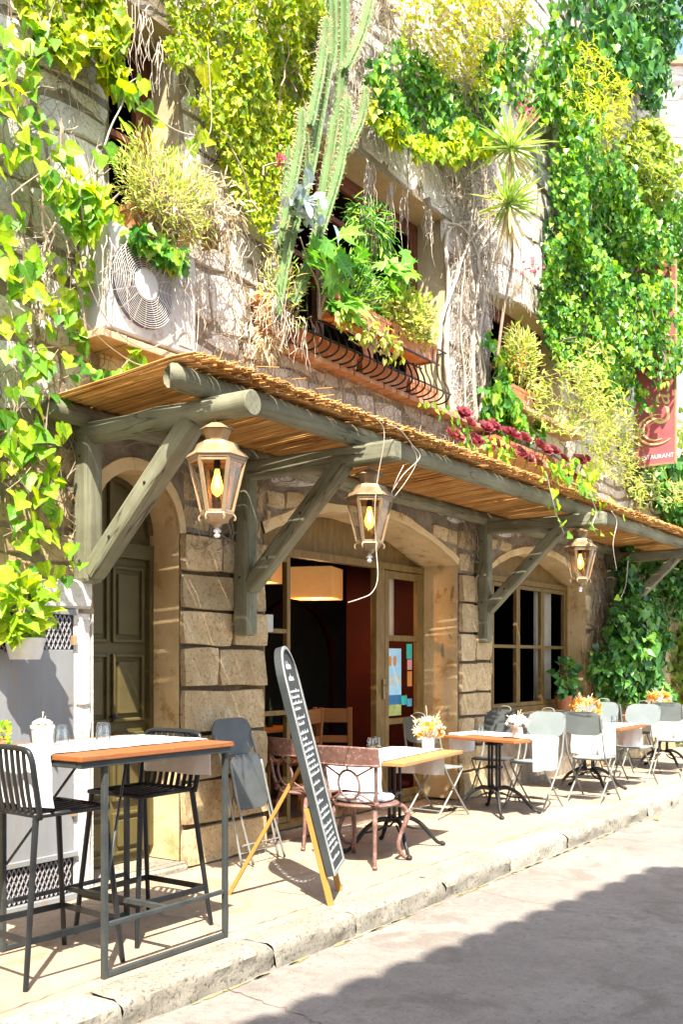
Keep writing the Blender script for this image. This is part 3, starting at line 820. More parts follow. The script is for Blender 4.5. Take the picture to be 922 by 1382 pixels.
for a in (35, 90, 145): mb.bar((4.815, 5.315, 2.32), (4.815+.37*math.cos(R(a)), 5.315, 2.34+.43*math.sin(R(a))), .03, .03)
for a, b_ in zip(range(0, 180, 15), range(15, 181, 15)):
    mb.bar((4.815+.375*math.cos(R(a)), 5.312, 2.40+.372*math.sin(R(a))), (4.815+.375*math.cos(R(b_)), 5.312, 2.40+.372*math.sin(R(b_))), .045, .035, (0, 1, 0))
mb.build('fanlight', 'doorpaint', door, world=True)
mb = MB(); mb.sphere((4.81, 5.27, 1.1), .022); mb.tube([(4.81, 5.33, 1.1), (4.81, 5.28, 1.1)], .008); mb.build('handle', 'iron', door, smooth=True, world=True)
mb = MB(); blocks(mb, [(4.30, -.11, 5.25, .055)], lambda s, t, h: (s, 4.98-h, t), .02, .006, .05, .01, .03)
mb.box((4.775, 5.16, -.03), (.93, .35, .165)); mb.build('doorstep', 'granite', B, world=True)

# ---- lettering from the built-in font
def text(name, s, size, mat, mtx, parent=None, ext=.002, shear=0, align='CENTER'):
    cu = bpy.data.curves.new(name, 'FONT'); cu.body = s; cu.size = size; cu.extrude = ext; cu.align_x = align; cu.align_y = 'CENTER'; cu.shear = shear
    to = bpy.data.objects.new(name, cu); COL.objects.link(to)
    me = bpy.data.meshes.new_from_object(to.evaluated_get(bpy.context.evaluated_depsgraph_get()))
    bpy.data.objects.remove(to); me.transform(mtx)
    return finish(me, name, mat, parent)
def facing(loc, right, up):
    r_, u = Vector(right).normalized(), Vector(up).normalized(); n_ = r_.cross(u)
    return Matrix.Translation(loc) @ Matrix((r_, u, n_)).transposed().to_4x4()
p = wallp(123, 690, 5.02)
hn = MB(); hn.prism([(p.x+a, p.y, p.z+b_) for a, b_ in rrect(.085, .12, .01)], (0, .012, 0)); hno = hn.build('house_number', 'board', B, world=True)
text('numeral', '5', .12, 'cream', facing((p.x-9, p.y-YF-.003, p.z), (1, 0, 0), (0, 0, 1)), hno)

# ---- restaurant entrance: folded glazed leaf, open doorway, glazed leaf with posters
def sash(parent, name, x0, x1, y, z0, z1, bars=(), mull=(), fw=.055, dep=.05, mat='frame', glass='glass', gname='pane'):
    mb = MB(); cx, cz = (x0+x1)/2, (z0+z1)/2
    for x in (x0+fw/2, x1-fw/2): mb.box((x, y, cz), (fw, dep, z1-z0))
    for z in (z0+fw/2, z1-fw/2): mb.box((cx, y, z), (x1-x0-2*fw, dep-.006, fw))
    for z in bars: mb.box((cx, y, z), (x1-x0-2*fw, dep-.01, fw*.8))
    for x in mull: mb.box((x, y, cz), (fw*.8, dep-.014, z1-z0-2*fw))
    s = mb.build(name, mat, parent, bevel=.004, world=True)
    g = MB(); g.box((cx, y+.006, cz), (x1-x0-fw*1.6, .006, z1-z0-fw*1.6)); g.build(gname, glass, s, world=True)
    return s
yE = 5.49
mb = MB()
mb.box((7.785, yE, 2.455), (3.24, .09, .07)); mb.box((6.23, yE, 1.22), (.10, .09, 2.40)); mb.box((9.37, yE, 1.22), (.07, .09, 2.40))
mb.box((8.53, yE-.01, 1.22), (.16, .07, 2.395)); mb.box((7.785, yE+.05, 2.66), (3.3, .04, .36))
mb.box((7.785, yE, .03), (3.2, .12, .05))
ent = mb.build('entrance_frame', 'frame', B, bevel=.004, world=True)
sash(ent, 'door_leaf', 6.30, 7.04, yE-.02, .06, 2.41, (1.03, 1.75), (6.67,), .05)
leaf2 = sash(ent, 'door_leaf', 8.615, 9.335, yE-.02, .06, 2.41, (.86, 1.72), (), .075)
mb = MB(); mb.box((8.56, yE-.065, 1.2), (.03, .012, .2)); mb.tube([(8.56, yE-.07, 1.24), (8.56, yE-.1, 1.24), (8.56, yE-.1, 1.15)], .007); mb.build('handle', 'brass', ent, world=True)
# stickers and posters in the glass
def card(name, c, w_, h_, mat, parent):
    mb = MB(); mb.box(c, (w_, .004, h_)); return mb.build(name, mat, parent, world=True)
M['posterblue'] = surf('poster_sky', (.25, .50, .66), (.42, .66, .74), 2, .5, 40, 0)
M['postergreen'] = surf('poster_land', (.22, .32, .05), (.5, .52, .18), 14, .5, 40, 0, c3=(.45, .36, .25), s3=18)
M['postersea'] = plain('poster_sea', (.03, .16, .32), .5)
M['turq'] = plain('turquoise_card', (.03, .42, .32), .5); M['stick'] = plain('sticker_paper', (.45, .45, .40), .6)
M['orangecard'] = plain('orange_card', (.55, .22, .05), .5); M['pinkcard'] = plain('pink_card', (.6, .25, .25), .5); M['bluecard'] = plain('blue_card', (.10, .30, .45), .5)
yp = yE-.038
def pp(u, v): q = wallp(u, v, yp); return q
a, b_ = pp(520.5, 875), pp(541.5, 965)
x0, x1 = a.x, b_.x; zt = a.z; zb = b_.z
card('poster', ((x0+x1)/2, yp, zt-.24), x1-x0, .48, 'posterblue', ent)
card('poster_picture', ((x0+x1)/2, yp, zt-.48-.05), x1-x0, .10, 'postersea', ent)
card('poster_picture', ((x0+x1)/2, yp, (zt-.58+zb)/2), x1-x0, zt-.58-zb, 'postergreen', ent)
mb = MB()
for dx in (-.045, .045):
    mb.prism([((x0+x1)/2-.02+dx+.032*math.cos(t), yp-.003, zt-.13+.055*math.sin(t)) for t in np.linspace(0, 2*pi, 13)[:-1]], (0, -.001, 0))
mb.build('poster_mark', 'orangecard', ent, world=True)
tx = text('poster_lettering', 'LKA', .17, 'signcream', facing(((x0+x1)/2-9, yp-.004-YF, zt-.33), (1, 0, 0), (0, 0, 1)), ent, .0005)
for u0, v0, u1, v1, mt in ((549, 869, 556, 889, 'turq'), (550, 890, 556, 904, 'pinkcard'), (550, 906, 556, 926, 'orangecard'), (541, 939, 549, 951, 'turq'), (549.5, 943, 556, 953, 'bluecard')):
    a, b_ = pp(u0, v0), pp(u1, v1); card('sticker', ((a.x+b_.x)/2, yp, (a.z+b_.z)/2), b_.x-a.x, a.z-b_.z, mt, ent)
a, b_ = pp(356.5, 829), pp(366.5, 853)
st = card('sticker', ((a.x+b_.x)/2+.01, yE-.046, (a.z+b_.z)/2), (b_.x-a.x), a.z-b_.z, 'stick', ent)
mb = MB(); c = ((a.x+b_.x)/2+.01, yE-.05, (a.z+b_.z)/2)
mb.ring(c, .038, .005); mb.ring(c, .017, .005, n=14); mb.build('sticker_mark', 'iron', st, world=True)
# curtains inside the glazed leaf
def curtain(parent, x0, x1, y, z0, z1, mat='curtain'):
    mb = MB(); n = int((x1-x0)/.018); V = []
    for i in range(n+1):
        x = x0+(x1-x0)*i/n; yy = y+.02*math.sin(x*62)+.012*math.sin(x*23+1)
        V += [(x, yy, z0), (x, yy, z1)]
    mb.add(V, [(2*i, 2*i+2, 2*i+3, 2*i+1) for i in range(n)]); return mb.build('curtain', mat, parent, smooth=True, world=True)
M['curtain'] = plain('pale_curtain', (.50, .47, .36), .9, trans=.3)
curtain(ent, 8.66, 8.98, yE+.09, 1.72, 2.38); 

# ---- ground-floor window
mb = MB(); yW = 5.33
mb.box((11.61, yW, 2.47), (2.92, .08, .07)); mb.box((11.61, yW, .875), (2.92, .08, .07))
for x in (10.18, 13.04): mb.box((x, yW, 1.67), (.06, .08, 1.52))
mb.box((11.61, yW+.05, 2.66), (2.98, .04, .34))
wn = mb.build('window_frame', 'frame', B, bevel=.004, world=True)
for i, (x0, x1) in enumerate(((10.215, 10.75), (10.755, 11.48), (11.485, 12.23), (12.235, 13.005))):
    sash(wn, 'casement', x0, x1, yW-.01, .915, 2.43, (1.66,), (), .05, .05, 'frame', 'darkglass')
mb = MB(); mb.box((11.61, 5.10, .80), (3.0, .30, .07)); mb.build('sill', 'granite', B, bevel=.01, world=True)
curtain(wn, 12.3, 12.75, yW+.1, .95, 2.4)
# ---- upper windows
def upwin(key, x0, x1, z0, z1, n, bars):
    y = YB[key]; mb = MB(); fw = .08
    mb.box(((x0+x1)/2, y, z1-fw/2), (x1-x0, .08, fw)); mb.box(((x0+x1)/2, y, z0+fw/2), (x1-x0, .08, fw))
    for x in (x0+fw/2, x1-fw/2): mb.box((x, y, (z0+z1)/2), (fw, .08, z1-z0-2*fw))
    f = mb.build('window_frame', 'redframe', B, bevel=.004, world=True)
    w_ = (x1-x0-2*fw)/n
    for i in range(n): sash(f, 'casement', x0+fw+i*w_+.003, x0+fw+(i+1)*w_-.003, y-.01, z0+fw, z1-fw, bars, (), .06, .05, 'redframe', 'darkglass')
upwin('uA', 4.56, 5.20, 4.43, 5.94, 1, (5.2,)); upwin('uB', 6.46, 9.12, 4.04, 6.06, 3, (5.1, 5.6)); upwin('uC', 10.16, 12.19, 4.41, 5.71, 2, (5.0,))
M['ledgemix'] = surf('plastered_brick', (.42, .24, .13), (.58, .46, .31), 8, .9, 40, .5, .01)
# brick courses that carry the sills
mb = MB(); x = 6.3
while x < 10.1:
    L = random.uniform(.20, .26); mb.box((x+L/2, 4.97+random.uniform(-.006, .006), 3.995+random.uniform(-.004, .004)), (L-.01, .18, .045)); x += L
mb.build('brick_course', 'brick', B, bevel=.006, world=True)
mb = MB(); x = 4.22
while x < 5.15:
    L = random.uniform(.20, .26); mb.box((x+L/2, 4.91+random.uniform(-.006, .006), 3.525+random.uniform(-.004, .004)), (L-.006, .34, .05)); x += L
mb.build('brick_course', 'ledgemix', B, bevel=.006, world=True)
mb = MB(); mb.box((11.2, 4.93, 4.36), (2.3, .34, .06)); mb.box((11.2, 4.9, 3.78), (3.1, .36, .06)); mb.build('ledge', 'ledgemix', B, bevel=.008, world=True)

# ================================================================== METER CABINET in the wall left of the door
C = thing('meter_cabinet', 'grey sheet metal cabinet in a stone surround left of the panelled door', 'cabinet', (3.85, 4.98, 0))
mb = MB(); mb.box((3.66, 4.975, .93), (1.06, .03, 1.26)); mb.build('door', 'panelgrey', C, bevel=.004, world=True)
for z, h in ((.16, .28), (1.685, .25)): mb = MB(); mb.box((3.66, 4.985, z), (1.08, .03, h)); mb.build('recess', 'iron', C, world=True)
for z, h in ((.02, .04), (.285, .035), (1.795, .035)): mb = MB(); mb.box((3.66, 4.96, z), (1.1, .045, h)); mb.build('rail', 'panelgrey', C, bevel=.004, world=True)
def mesh_vent(x0, x1, z0, z1, y, dx=.034, dz=.072):
    mb = MB(); nx = int((x1-x0)/dx)
    for s in (1, -1):
        for k in range(-40, nx+40):
            # diagonal strand clipped to the frame
            pts = []
            xa = x0+k*dx; sl = dx/dz*2*.5
            za, zb = z0, z1; xb = xa+s*(zb-za)*sl
            t0, t1 = 0., 1.
            d = xb-xa
            for lim, sg in ((x0, 1), (x1, -1)):
                fa, fb = sg*(xa-lim), sg*(xb-lim)
                if fa < 0 and fb < 0: t0 = 2
                elif fa < 0: t0 = max(t0, fa/(fa-fb))
                elif fb < 0: t1 = min(t1, fa/(fa-fb))
            if t1-t0 > .02:
                mb.bar((xa+d*t0, y, za+(zb-za)*t0), (xa+d*t1, y, za+(zb-za)*t1), .004, .007, (0, 1, 0))
    mb.build('vent_mesh', 'meshmetal', C, world=True)
mesh_vent(3.2, 4.17, 1.56, 1.775, 4.962); mesh_vent(3.2, 4.17, .045, .265, 4.962)
mb = MB()
blocks(mb, [(3.1, 1.815, 4.34, 2.0)], lambda s, t, h: (s, 4.95-h, t), .02, .006, .05, .01, .025)
mb.box((3.72, 5.0, 1.905), (1.2, .1, .17)); mb.build('lintel', 'whitestone', C, world=True)
mb = MB()
blocks(mb, [(4.19, z0, 4.335, z0+.57) for z0 in (.02, .6, 1.19)], lambda s, t, h: (s, 4.97-h, t), .012, .005, .05, .008, .02)
mb.box((4.26, 5.01, .9), (.13, .09, 1.78)); mb.box((4.345, 5.06, .9), (.01, .2, 1.78)); mb.build('jamb', 'whitestone', C, world=True)
for z in (1.62, .55): mb = MB(); mb.box((4.185, 4.955, z), (.03, .03, .06)); mb.build('hinge', 'copper', C, world=True)

# ================================================================== CANOPY
K = thing('reed_canopy', 'reed thatched canopy on grey green timber brackets over the terrace', 'canopy', (9, YF, 2.6))
def log(a, b_, r, n=14, wob=.006, flat=1):
    a, b_ = Vector(a), Vector(b_); k = max(6, int((b_-a).length/.35)); mb = MB()
    pts = [a.lerp(b_, i/k)+Vector((random.uniform(-wob, wob), random.uniform(-wob, wob), random.uniform(-wob, wob))) for i in range(k+1)]
    pts = [a, a.lerp(b_, .004)]+pts[1:-1]+[b_.lerp(a, .004), b_]
    mb.tube(pts, [r*.9]+[r*random.uniform(.95, 1.05) for _ in pts[1:-1]]+[r*.9], n, True, None, flat); return mb
M['beamend'] = M['beam']
for X in (4.29, 5.83, 9.85, 13.8, 17.6):
    zt = 2.93
    mb = MB(); pz = 1.98 if X < 5 else 1.68
    br = MB(); br.bar((X, 4.945, pz), (X, 4.945, 3.0), .135, .15, (0, 1, 0)); post = br.build('post', 'beam_z', K, bevel=.03, world=True)
    (log((X, 5.03, zt), (X, 3.58, zt), .075, 16) if X < 5 else MB().bar((X, 5.03, zt), (X, 3.58, zt), .12, .14)).build('beam', 'beam_y', K, smooth='auto' if X < 5 else False, bevel=0 if X < 5 else .022, world=True)
    b2 = MB(); b2.bar((X, 4.90, 2.04), (X, 4.02, 2.90), .12, .125, (1, 0, 0)); b2.build('brace', 'brace', K, bevel=.018, world=True)
    bo = MB()
    for z in (2.12, 2.78): bo.sphere((X-.064, 4.945, z), .012, 8, 5)
    for t in (.25, .6): bo.sphere((X-.062, 4.90-.88*t, 2.04+.86*t), .011, 8, 5)
    bo.build('bolt', 'iron', post, world=True)
def purlin(Y, zc, r, x0):
    mb = MB(); xs = [x0, x0+.01]+list(np.arange(x0+.4, 18.0, .4)); 
    mb.tube([(x, Y+random.uniform(-.008, .008), zc+random.uniform(-.006, .006)) for x in xs], [r*.93]+[r*random.uniform(.97, 1.04) for _ in xs[1:]], 12)
    return mb
purlin(3.95, 3.075, .072, 4.02).build('purlin', 'beam_x', K, smooth='auto', world=True)
purlin(4.93, 3.03, .066, 3.98).build('purlin', 'beam_x', K, smooth='auto', world=True)
mb = MB(); x = 4.03
while x < 18.0:
    for layer in range(3):
        r_ = random.uniform(.0045, .0075); xx = x+random.uniform(-.006, .006)
        z = 3.158+layer*.012+random.uniform(-.004, .005)
        y0 = 3.74+random.uniform(-.03, .02) + (.06 if layer == 0 else 0)
        sk = random.gauss(0, .018); dr = random.uniform(.0, .022) if layer else random.uniform(0, .02)
        mb.tube([(xx, 5.02, z-.07), (xx+sk*.4, 4.4, z-.03+random.uniform(-.006, .01)), (xx+sk*.8, 3.95, z), (xx+sk*1.1, y0+.09, z-dr*.3), (xx+sk*1.3+random.gauss(0, .006), y0, z-dr)], r_, 4)
    x += .0135
RM = mb; mb = MB()
for Y in (3.84, 4.1, 4.45, 4.8):
    xs = np.arange(4.1, 18, .06); mb.tube([(x, Y+random.uniform(-.004, .004), 3.148+(.004 if i % 2 else -.003)) for i, x in enumerate(xs)], .0022, 4)
mb.build('binding_wire', 'wire', K, world=True)
# loose reed ends sticking out of the near corner
mb = RM
for i in range(26):
    x = random.uniform(4.1, 5.4); y = random.uniform(3.68, 5.0) if x < 4.2 else random.uniform(3.66, 3.8)
    d = Vector((random.uniform(-.6, .3), random.uniform(-.8, .1), random.uniform(-.15, .25))).normalized()*random.uniform(.05, .16)
    mb.tube([(x, y, 3.185), Vector((x, y, 3.185))+d], .003, 4)
mb.build('reed_mat', 'reed', K, world=True)

# ================================================================== HOUSE BEHIND THE VIEWER (its eave shades the street)
H = thing('neighbour_house', 'pale rendered house across the street with a scalloped tile eave', 'building', (.15, -1.58, SZ), R(-5.8))
mb = MB(); mb.box((-6, -3.2, 4.45), (17.8, 6, 8.9)); hw = mb.build('wall', 'render', H)
mb = MB()
for x in np.arange(-14, 3.1, .36):
    sec = [(x+.17*math.cos(t), 0, .17*math.sin(t)) for t in np.linspace(0, pi, 7)]
    V = [(a, .28, 8.92+c) for a, _, c in sec]+[(a, -3.2, 10.1+c) for a, _, c in sec]
    mb.add(V, [(i, i+1, i+8, i+7) for i in range(6)]+[tuple(range(7))])
mb.box((-5.6, .0, 8.86), (17.6, .46, .1)); mb.box((-5.6, -3.2, 9.2), (17.4, 6, .6)); mb.build('roof', 'tile', H)
mb = MB()
for x in (-9, -5, -1, 2):
    for z in (1.6, 5.2): mb.box((x, -.19, z), (1.1, .05, 1.5))
mb.build('shutter', 'doorpaint', H)

# ================================================================== STONE HOUSE at the end of the street
d0 = 24.0
def far(lat, dep, z): return Vector((FW[0]*(d0+dep)+RT[0]*lat, FW[1]*(d0+dep)+RT[1]*lat, z))
SH = thing('stone_house', 'pale rubble stone house at the end of the street', 'building', far(11.5, 0, SZ))
mb = MB(); z = SZ; rects = []
while z < 15.6:
    h = random.uniform(.30, .62); s = 5.6
    while s < 12.6:
        w_ = random.uniform(.4, 1.15); g = .02
        if random.random() < .3: rects += [(s+g, z+g, s+w_-g, z+h/2-g*.5), (s+g, z+h/2+g*.5, s+w_-g, z+h-g)]
        else: rects.append((s+g, z+g, s+w_-g, z+h-g))
        s += w_
    z += h
blocks(mb, rects, lambda s, t, h: far(s, -h, t), .06, .03, .12, .05, .12)
mb.build('stonework', 'whitestone', SH, smooth='auto', world=True)
mb = MB(); P = [far(l, dp, z) for z in (SZ, 15.7) for l, dp in ((5.5, .02), (22, .02), (22, 8), (5.5, 8))]
mb.add(P, [(0, 1, 5, 4), (1, 2, 6, 5), (2, 3, 7, 6), (3, 0, 4, 7), (4, 5, 6, 7)]); mb.build('wall', 'palemortar', SH, world=True)
mb = MB(); P = [far(l, dp, z) for z in (15.72, 15.9) for l, dp in ((5.4, -.15), (22, -.15), (22, 8), (5.4, 8))]
mb.add(P, [(0, 1, 5, 4), (1, 2, 6, 5), (2, 3, 7, 6), (3, 0, 4, 7), (4, 5, 6, 7), (3, 2, 1, 0)]); mb.build('coping', 'brick', SH, world=True)
# upper storey set back, left of the sky
mb = MB(); P = [far(l, dp, z) for z in (15.9, 17.4) for l, dp in ((5.5, 1.0), (7.9, 1.0), (7.9, 4), (5.5, 4))]
mb.add(P, [(0, 1, 5, 4), (1, 2, 6, 5), (2, 3, 7, 6), (3, 0, 4, 7), (4, 5, 6, 7)]); mb.build('chimney', 'whitestone', SH, world=True)
# ================================================================== LANTERNS
def make_lantern(loc, label, metal='copper'):
    t = thing('lantern', label, 'lantern', loc, R(5), 'hexagonal lanterns hung under the canopy')
    A0 = R(-90-34.8+90-60+8+26)
    hexp = lambda r_, z, k: (r_*math.cos(A0+k*pi/3), r_*math.sin(A0+k*pi/3), z)
    mb = MB(); mb.lathe([(.172, -.21), (.182, -.205), (.165, -.185), (.135, -.165), (.112, -.125), (.075, -.112), (.06, -.108)], 6, ang0=A0); mb.build('roof', metal, t, smooth='auto')
    mb = MB(); mb.lathe([(.058, -.112), (.078, -.055), (.082, -.05), (.082, -.045), (.105, -.047), (.10, -.04), (.05, -.012), (.015, -.004), (.012, .0)], 6, ang0=A0)
    mb.ring((0, 0, .012), .016, .004, 'y', 14); mb.build('chimney', metal, t, smooth='auto')
    mb = MB()
    for k in range(6):
        mb.bar(hexp(.163, -.21, k), hexp(.090, -.515, k), .02, .014, hexp(1, 0, k))
        mb.bar(hexp(.163, -.212, k), hexp(.163, -.212, k+1), .012, .022); mb.bar(hexp(.162, -.232, k), hexp(.162, -.232, k+1), .004, .018)
        mb.bar(hexp(.090, -.515, k), hexp(.090, -.515, k+1), .016, .014)
        for j in range(7):
            p = Vector(hexp(.164, -.222, k)).lerp(Vector(hexp(.164, -.222, k+1)), (j+1)/8); mb.sphere(p, .0055, 5, 3)
    mb.build('frame', metal, t)
    for k in range(6):
        g = MB(); g.add([hexp(.156, -.235, k), hexp(.156, -.235, k+1), hexp(.086, -.505, k+1), hexp(.086, -.505, k)], [(0, 1, 2, 3)]); g.build('pane', 'lampglass', t)
    mb = MB(); mb.lathe([(.096, -.52), (.10, -.53), (.08, -.545), (.06, -.575), (.03, -.585), (.02, -.60)], 6, ang0=A0)
    for k in range(6): mb.tube(quadcurve([hexp(.09, -.53, k), hexp(.105, -.545, k), hexp(.10, -.565, k)], 3), .006, 5)
    mb.build('base', metal, t, smooth='auto')
    mb = MB(); mb.lathe([(.012, -.60), (.012, -.612), (.022, -.618), (.022, -.628), (.01, -.634), (.019, -.648), (.012, -.66), (.003, -.662)], 12); mb.build('finial', 'whiteceramic', t, smooth=True)
    mb = MB(); mb.lathe([(.018, -.215), (.02, -.25), (.02, -.27)], 12); mb.build('socket', 'iron', t)
    mb = MB(); mb.lathe([(.013, -.27), (.017, -.30), (.03, -.345), (.036, -.375), (.028, -.405), (.008, -.425), (.001, -.428)], 14); bl = mb.build('bulb', 'bulbglass', t, smooth=True)
    mb = MB()
    for k in range(4):
        a = k*pi/2; mb.tube([(.006*math.cos(a), .006*math.sin(a), -.30), (.014*math.cos(a), .014*math.sin(a), -.38), (.006*math.cos(a+.7), .006*math.sin(a+.7), -.33)], .0022, 4)
    mb.build('filament', 'filament', bl)
    return t
M['bulbglass'] = emit('lit_bulb', (1, .52, .12), 1.3)
M['filament'] = emit('filament', (1, .75, .35), 18)
for mm in ('bulbglass',):
    nt = M[mm].node_tree; b = nt.nodes['Principled BSDF']; tr = N(nt, 'BsdfTransparent'); tr.inputs[0].default_value = (1, .75, .3, 1)
    mx = N(nt, 'MixShader', i_0=.5); nt.links.new(b.outputs[0], mx.inputs[1]); nt.links.new(tr.outputs[0], mx.inputs[2]); nt.links.new(mx.outputs[0], nt.nodes['Material Output'].inputs[0])
make_lantern((4.28, 3.84, 2.855), 'copper lantern with a lit amber bulb on the bracket nearest the panelled door', 'copper')
make_lantern((5.90, 3.86, 2.845), 'lantern above the restaurant doorway with pale cord looped round it', 'brass')
make_lantern((9.85, 3.85, 2.855), 'smallest hanging lantern in front of the dark paned window', 'brass')
mb = MB()
def cord(pts, r_): mb.tube(quadcurve(pts, 5), r_, 5)
cp = lambda u, v, Y=3.55: wallp(u, v, Y)
cord([cp(503, 561), cp(517, 576), cp(518, 600), cp(510, 645, 3.6), cp(506, 690, 3.62), cp(508, 742, 3.64), cp(510, 780), cp(502, 800), cp(486, 808), cp(470, 813)], .0036)
cord([cp(522, 572), cp(540, 580), cp(556, 600), cp(567, 617), cp(545, 640), cp(529, 664, 3.6)], .004)
cord([cp(556, 602), cp(563, 622), cp(548, 650), cp(531, 672, 3.6)], .003); cord([cp(545, 628), cp(535, 648), cp(528, 668, 3.6)], .003)
tag(mb.build('dry_tendril', 'deadvine', smooth=True, world=True, loc=cp(503, 561)), 'bare pale tendril looping down from the canopy past the doorway lantern', 'vine')

# ================================================================== CLOTHS
def runner(frame, length, width, z, d1, d2, label, y0=0, thick=.003, group=None):
    """cloth laid lengthwise over a table top, its ends hanging d1 / d2"""
    hl = length/2+.012
    path = [(-hl-.004, z-d1)]
    for k in range(1, 7): path.append((-hl-.004-.004*math.sin(k), z-d1+(d1-.012)*k/6))
    path += [(-hl+.003, z-.001), (-hl+.02, z+.004)]+[(-hl+.02+(2*hl-.04)*k/14, z+.004) for k in range(1, 15)]+[(hl-.003, z-.001)]
    for k in range(1, 7): path.append((hl+.004+.004*math.sin(k), z-.012-(d2-.012)*k/6))
    ny = 12; V = []; n = len(path)
    for s_ in (0, 1):
        for i, (x, zz) in enumerate(path):
            hang = max(0, z-zz)
            for j in range(ny+1):
                y = y0-width/2+width*j/ny+.012*hang*math.sin(i*.9)
                wv = hang*.10*math.sin(j*.9+x*3)+hang*.05*math.sin(j*2.1)
                nrm = (0, 0, thick) if hang < .01 else ((thick if x > 0 else -thick), 0, 0)
                V.append((x+wv*(1 if x > 0 else -1)+s_*nrm[0]*1, y, zz+s_*nrm[2]+.001*math.sin(i*1.7+j)))
    F = []; S = n*(ny+1); idx = lambda s_, i, j: s_*S+i*(ny+1)+j
    for i in range(n-1):
        for j in range(ny):
            F += [(idx(0, i, j), idx(0, i, j+1), idx(0, i+1, j+1), idx(0, i+1, j)), (idx(1, i, j), idx(1, i+1, j), idx(1, i+1, j+1), idx(1, i, j+1))]
        for j in (0, ny): F.append((idx(0, i, j), idx(0, i+1, j), idx(1, i+1, j), idx(1, i, j)))
    for i in (0, n-1):
        for j in range(ny): F.append((idx(0, i, j), idx(0, i, j+1), idx(1, i, j+1), idx(1, i, j)))
    m_ = MB(); m_.add(V, F); o = m_.build('table_runner', 'cloth', smooth='auto', loc=frame[0], rot=(0, 0, frame[1]))
    return tag(o, label, 'table runner', group)

# ================================================================== BAR TABLE + STOOLS
bt = thing('bar_table', 'high bar table of reddish planks on a grey steel frame with low foot rails', 'table', (3.57, 3.98, 0))
bx = lambda x, y, z=0: (3.57+x, 3.98+y, z)
mb = MB()
for i, (y0, y1) in enumerate(((-.43, -.16), (-.158, .13), (.132, .42))): mb.box(bx(0, (y0+y1)/2, 1.045), (1.05, y1-y0-.003, .026))
mb.build('tabletop', 'wood', bt, bevel=.004, world=True)
mb = MB()
for y in (-.40, .39): mb.box(bx(0, y, 1.016), (1.03, .032, .03))
for x in (-.50, .50): mb.box(bx(x, 0, 1.015), (.032, .76, .028))
mb.build('apron', 'tableframe', bt, bevel=.003, world=True)
for x, y in ((-.35, -.385), (.50, -.385), (-.35, .375), (.50, .375)):
    mb = MB(); mb.box(bx(x, y, .5), (.027, .027, 1.0)); mb.build('leg', 'tableframe', bt, bevel=.003, world=True)
for y in (-.385, .375):
    mb = MB(); mb.box(bx(.075, y, .018), (.815, .024, .026)); mb.build('foot_rail', 'tableframe', bt, bevel=.003, world=True)
    mb = MB(); mb.box(bx(.075, y, .252), (.815, .022, .022)); mb.build('foot_rail', 'tableframe', bt, bevel=.003, world=True)
mb = MB(); mb.box(bx(.075, 0, .245), (.03, .73, .024)); mb.build('foot_rail', 'tableframe', bt, world=True)
for a, b_ in (((-.33, -.37, .40), (.06, -.10, 1.0)), ((-.34, .36, .45), (-.2, -.05, 1.0))):
    mb = MB(); mb.tube([bx(*a), bx(*b_)], .007, 6); mb.build('brace', 'tableframe', bt, world=True)
runner(((3.57, 3.98, 0), 0), 1.05, .50, 1.059, .25, .20, 'white runner along the high bar table with its ends hanging down', y0=.02)

def make_stool(label, loc, rz):
    t = thing('bar_stool', label, 'bar stool', loc, rz, 'black metal bar stools at the high table')
    mb = MB()
    hs = .20
    for i in range(8):
        y = -hs+.025+i*(2*hs-.05)/7
        mb.tube(quadcurve([(.20, y, .775), (.0, y, .765), (-.17, y, .775), (-.205, y, .80)], 4), .012, 6, squash=.5)
    mb.tube([(.21, -hs, .775), (.21, hs, .775)], .0125, 8); mb.tube([(-.19, -hs, .775), (-.19, hs, .775)], .0125, 8)
    for s in (-1, 1): mb.tube([(.21, s*hs, .775), (-.19, s*hs, .775)], .0125, 8)
    mb.build('seat', 'stoolmetal', t, smooth=True)
    mb = MB()
    mb.tube(quadcurve([(-.19, -.215, .76), (-.225, -.225, .95), (-.238, -.215, 1.05), (-.245, -.17, 1.085), (-.25, 0, 1.09), (-.245, .17, 1.085), (-.238, .215, 1.05), (-.225, .225, .95), (-.19, .215, .76)], 5), .0145, 8)
    mb.build('back_frame', 'stoolmetal', t, smooth=True)
    mb = MB()
    for i in range(8):
        y = -.165+i*.33/7
        mb.tube(quadcurve([(-.195, y*.98, .775), (-.215, y, .85), (-.235, y, .97), (-.247, y, 1.085)], 4), .0155, 6, squash=.45)
    mb.build('slats', 'stoolmetal', t, smooth=True)
    ft = [(.27, .24), (.27, -.24), (-.29, .25), (-.29, -.25)]
    for x, y in ft:
        s = 1 if x > 0 else -1
        mb = MB(); mb.tube([(s*.195, (.19 if y > 0 else -.19), .77), (x, y, .0)], [.0155, .013], 8); mb.build('leg', 'stoolmetal', t, smooth='auto')
    f = .72; g = lambda x, y: ((.195 if x > 0 else -.195)+(x-(.195 if x > 0 else -.195))*f, (.19 if y > 0 else -.19)+(y-(.19 if y > 0 else -.19))*f, .77*(1-f))
    q = [g(*p) for p in (ft[0], ft[1], ft[3], ft[2])]
    mb = MB()
    for i in range(4): mb.bar(q[i], q[(i+1) % 4], .012, .032)
    mb.build('foot_ring', 'stoolmetal', t, bevel=.002)
    return t
make_stool('nearest black bar stool with slatted back on the street end of the high table', (3.20, 3.98, 0), R(-4))
s2 = make_stool('black bar stool facing left tucked under the far end of the high table', (3.93, 4.08, 0), R(180))

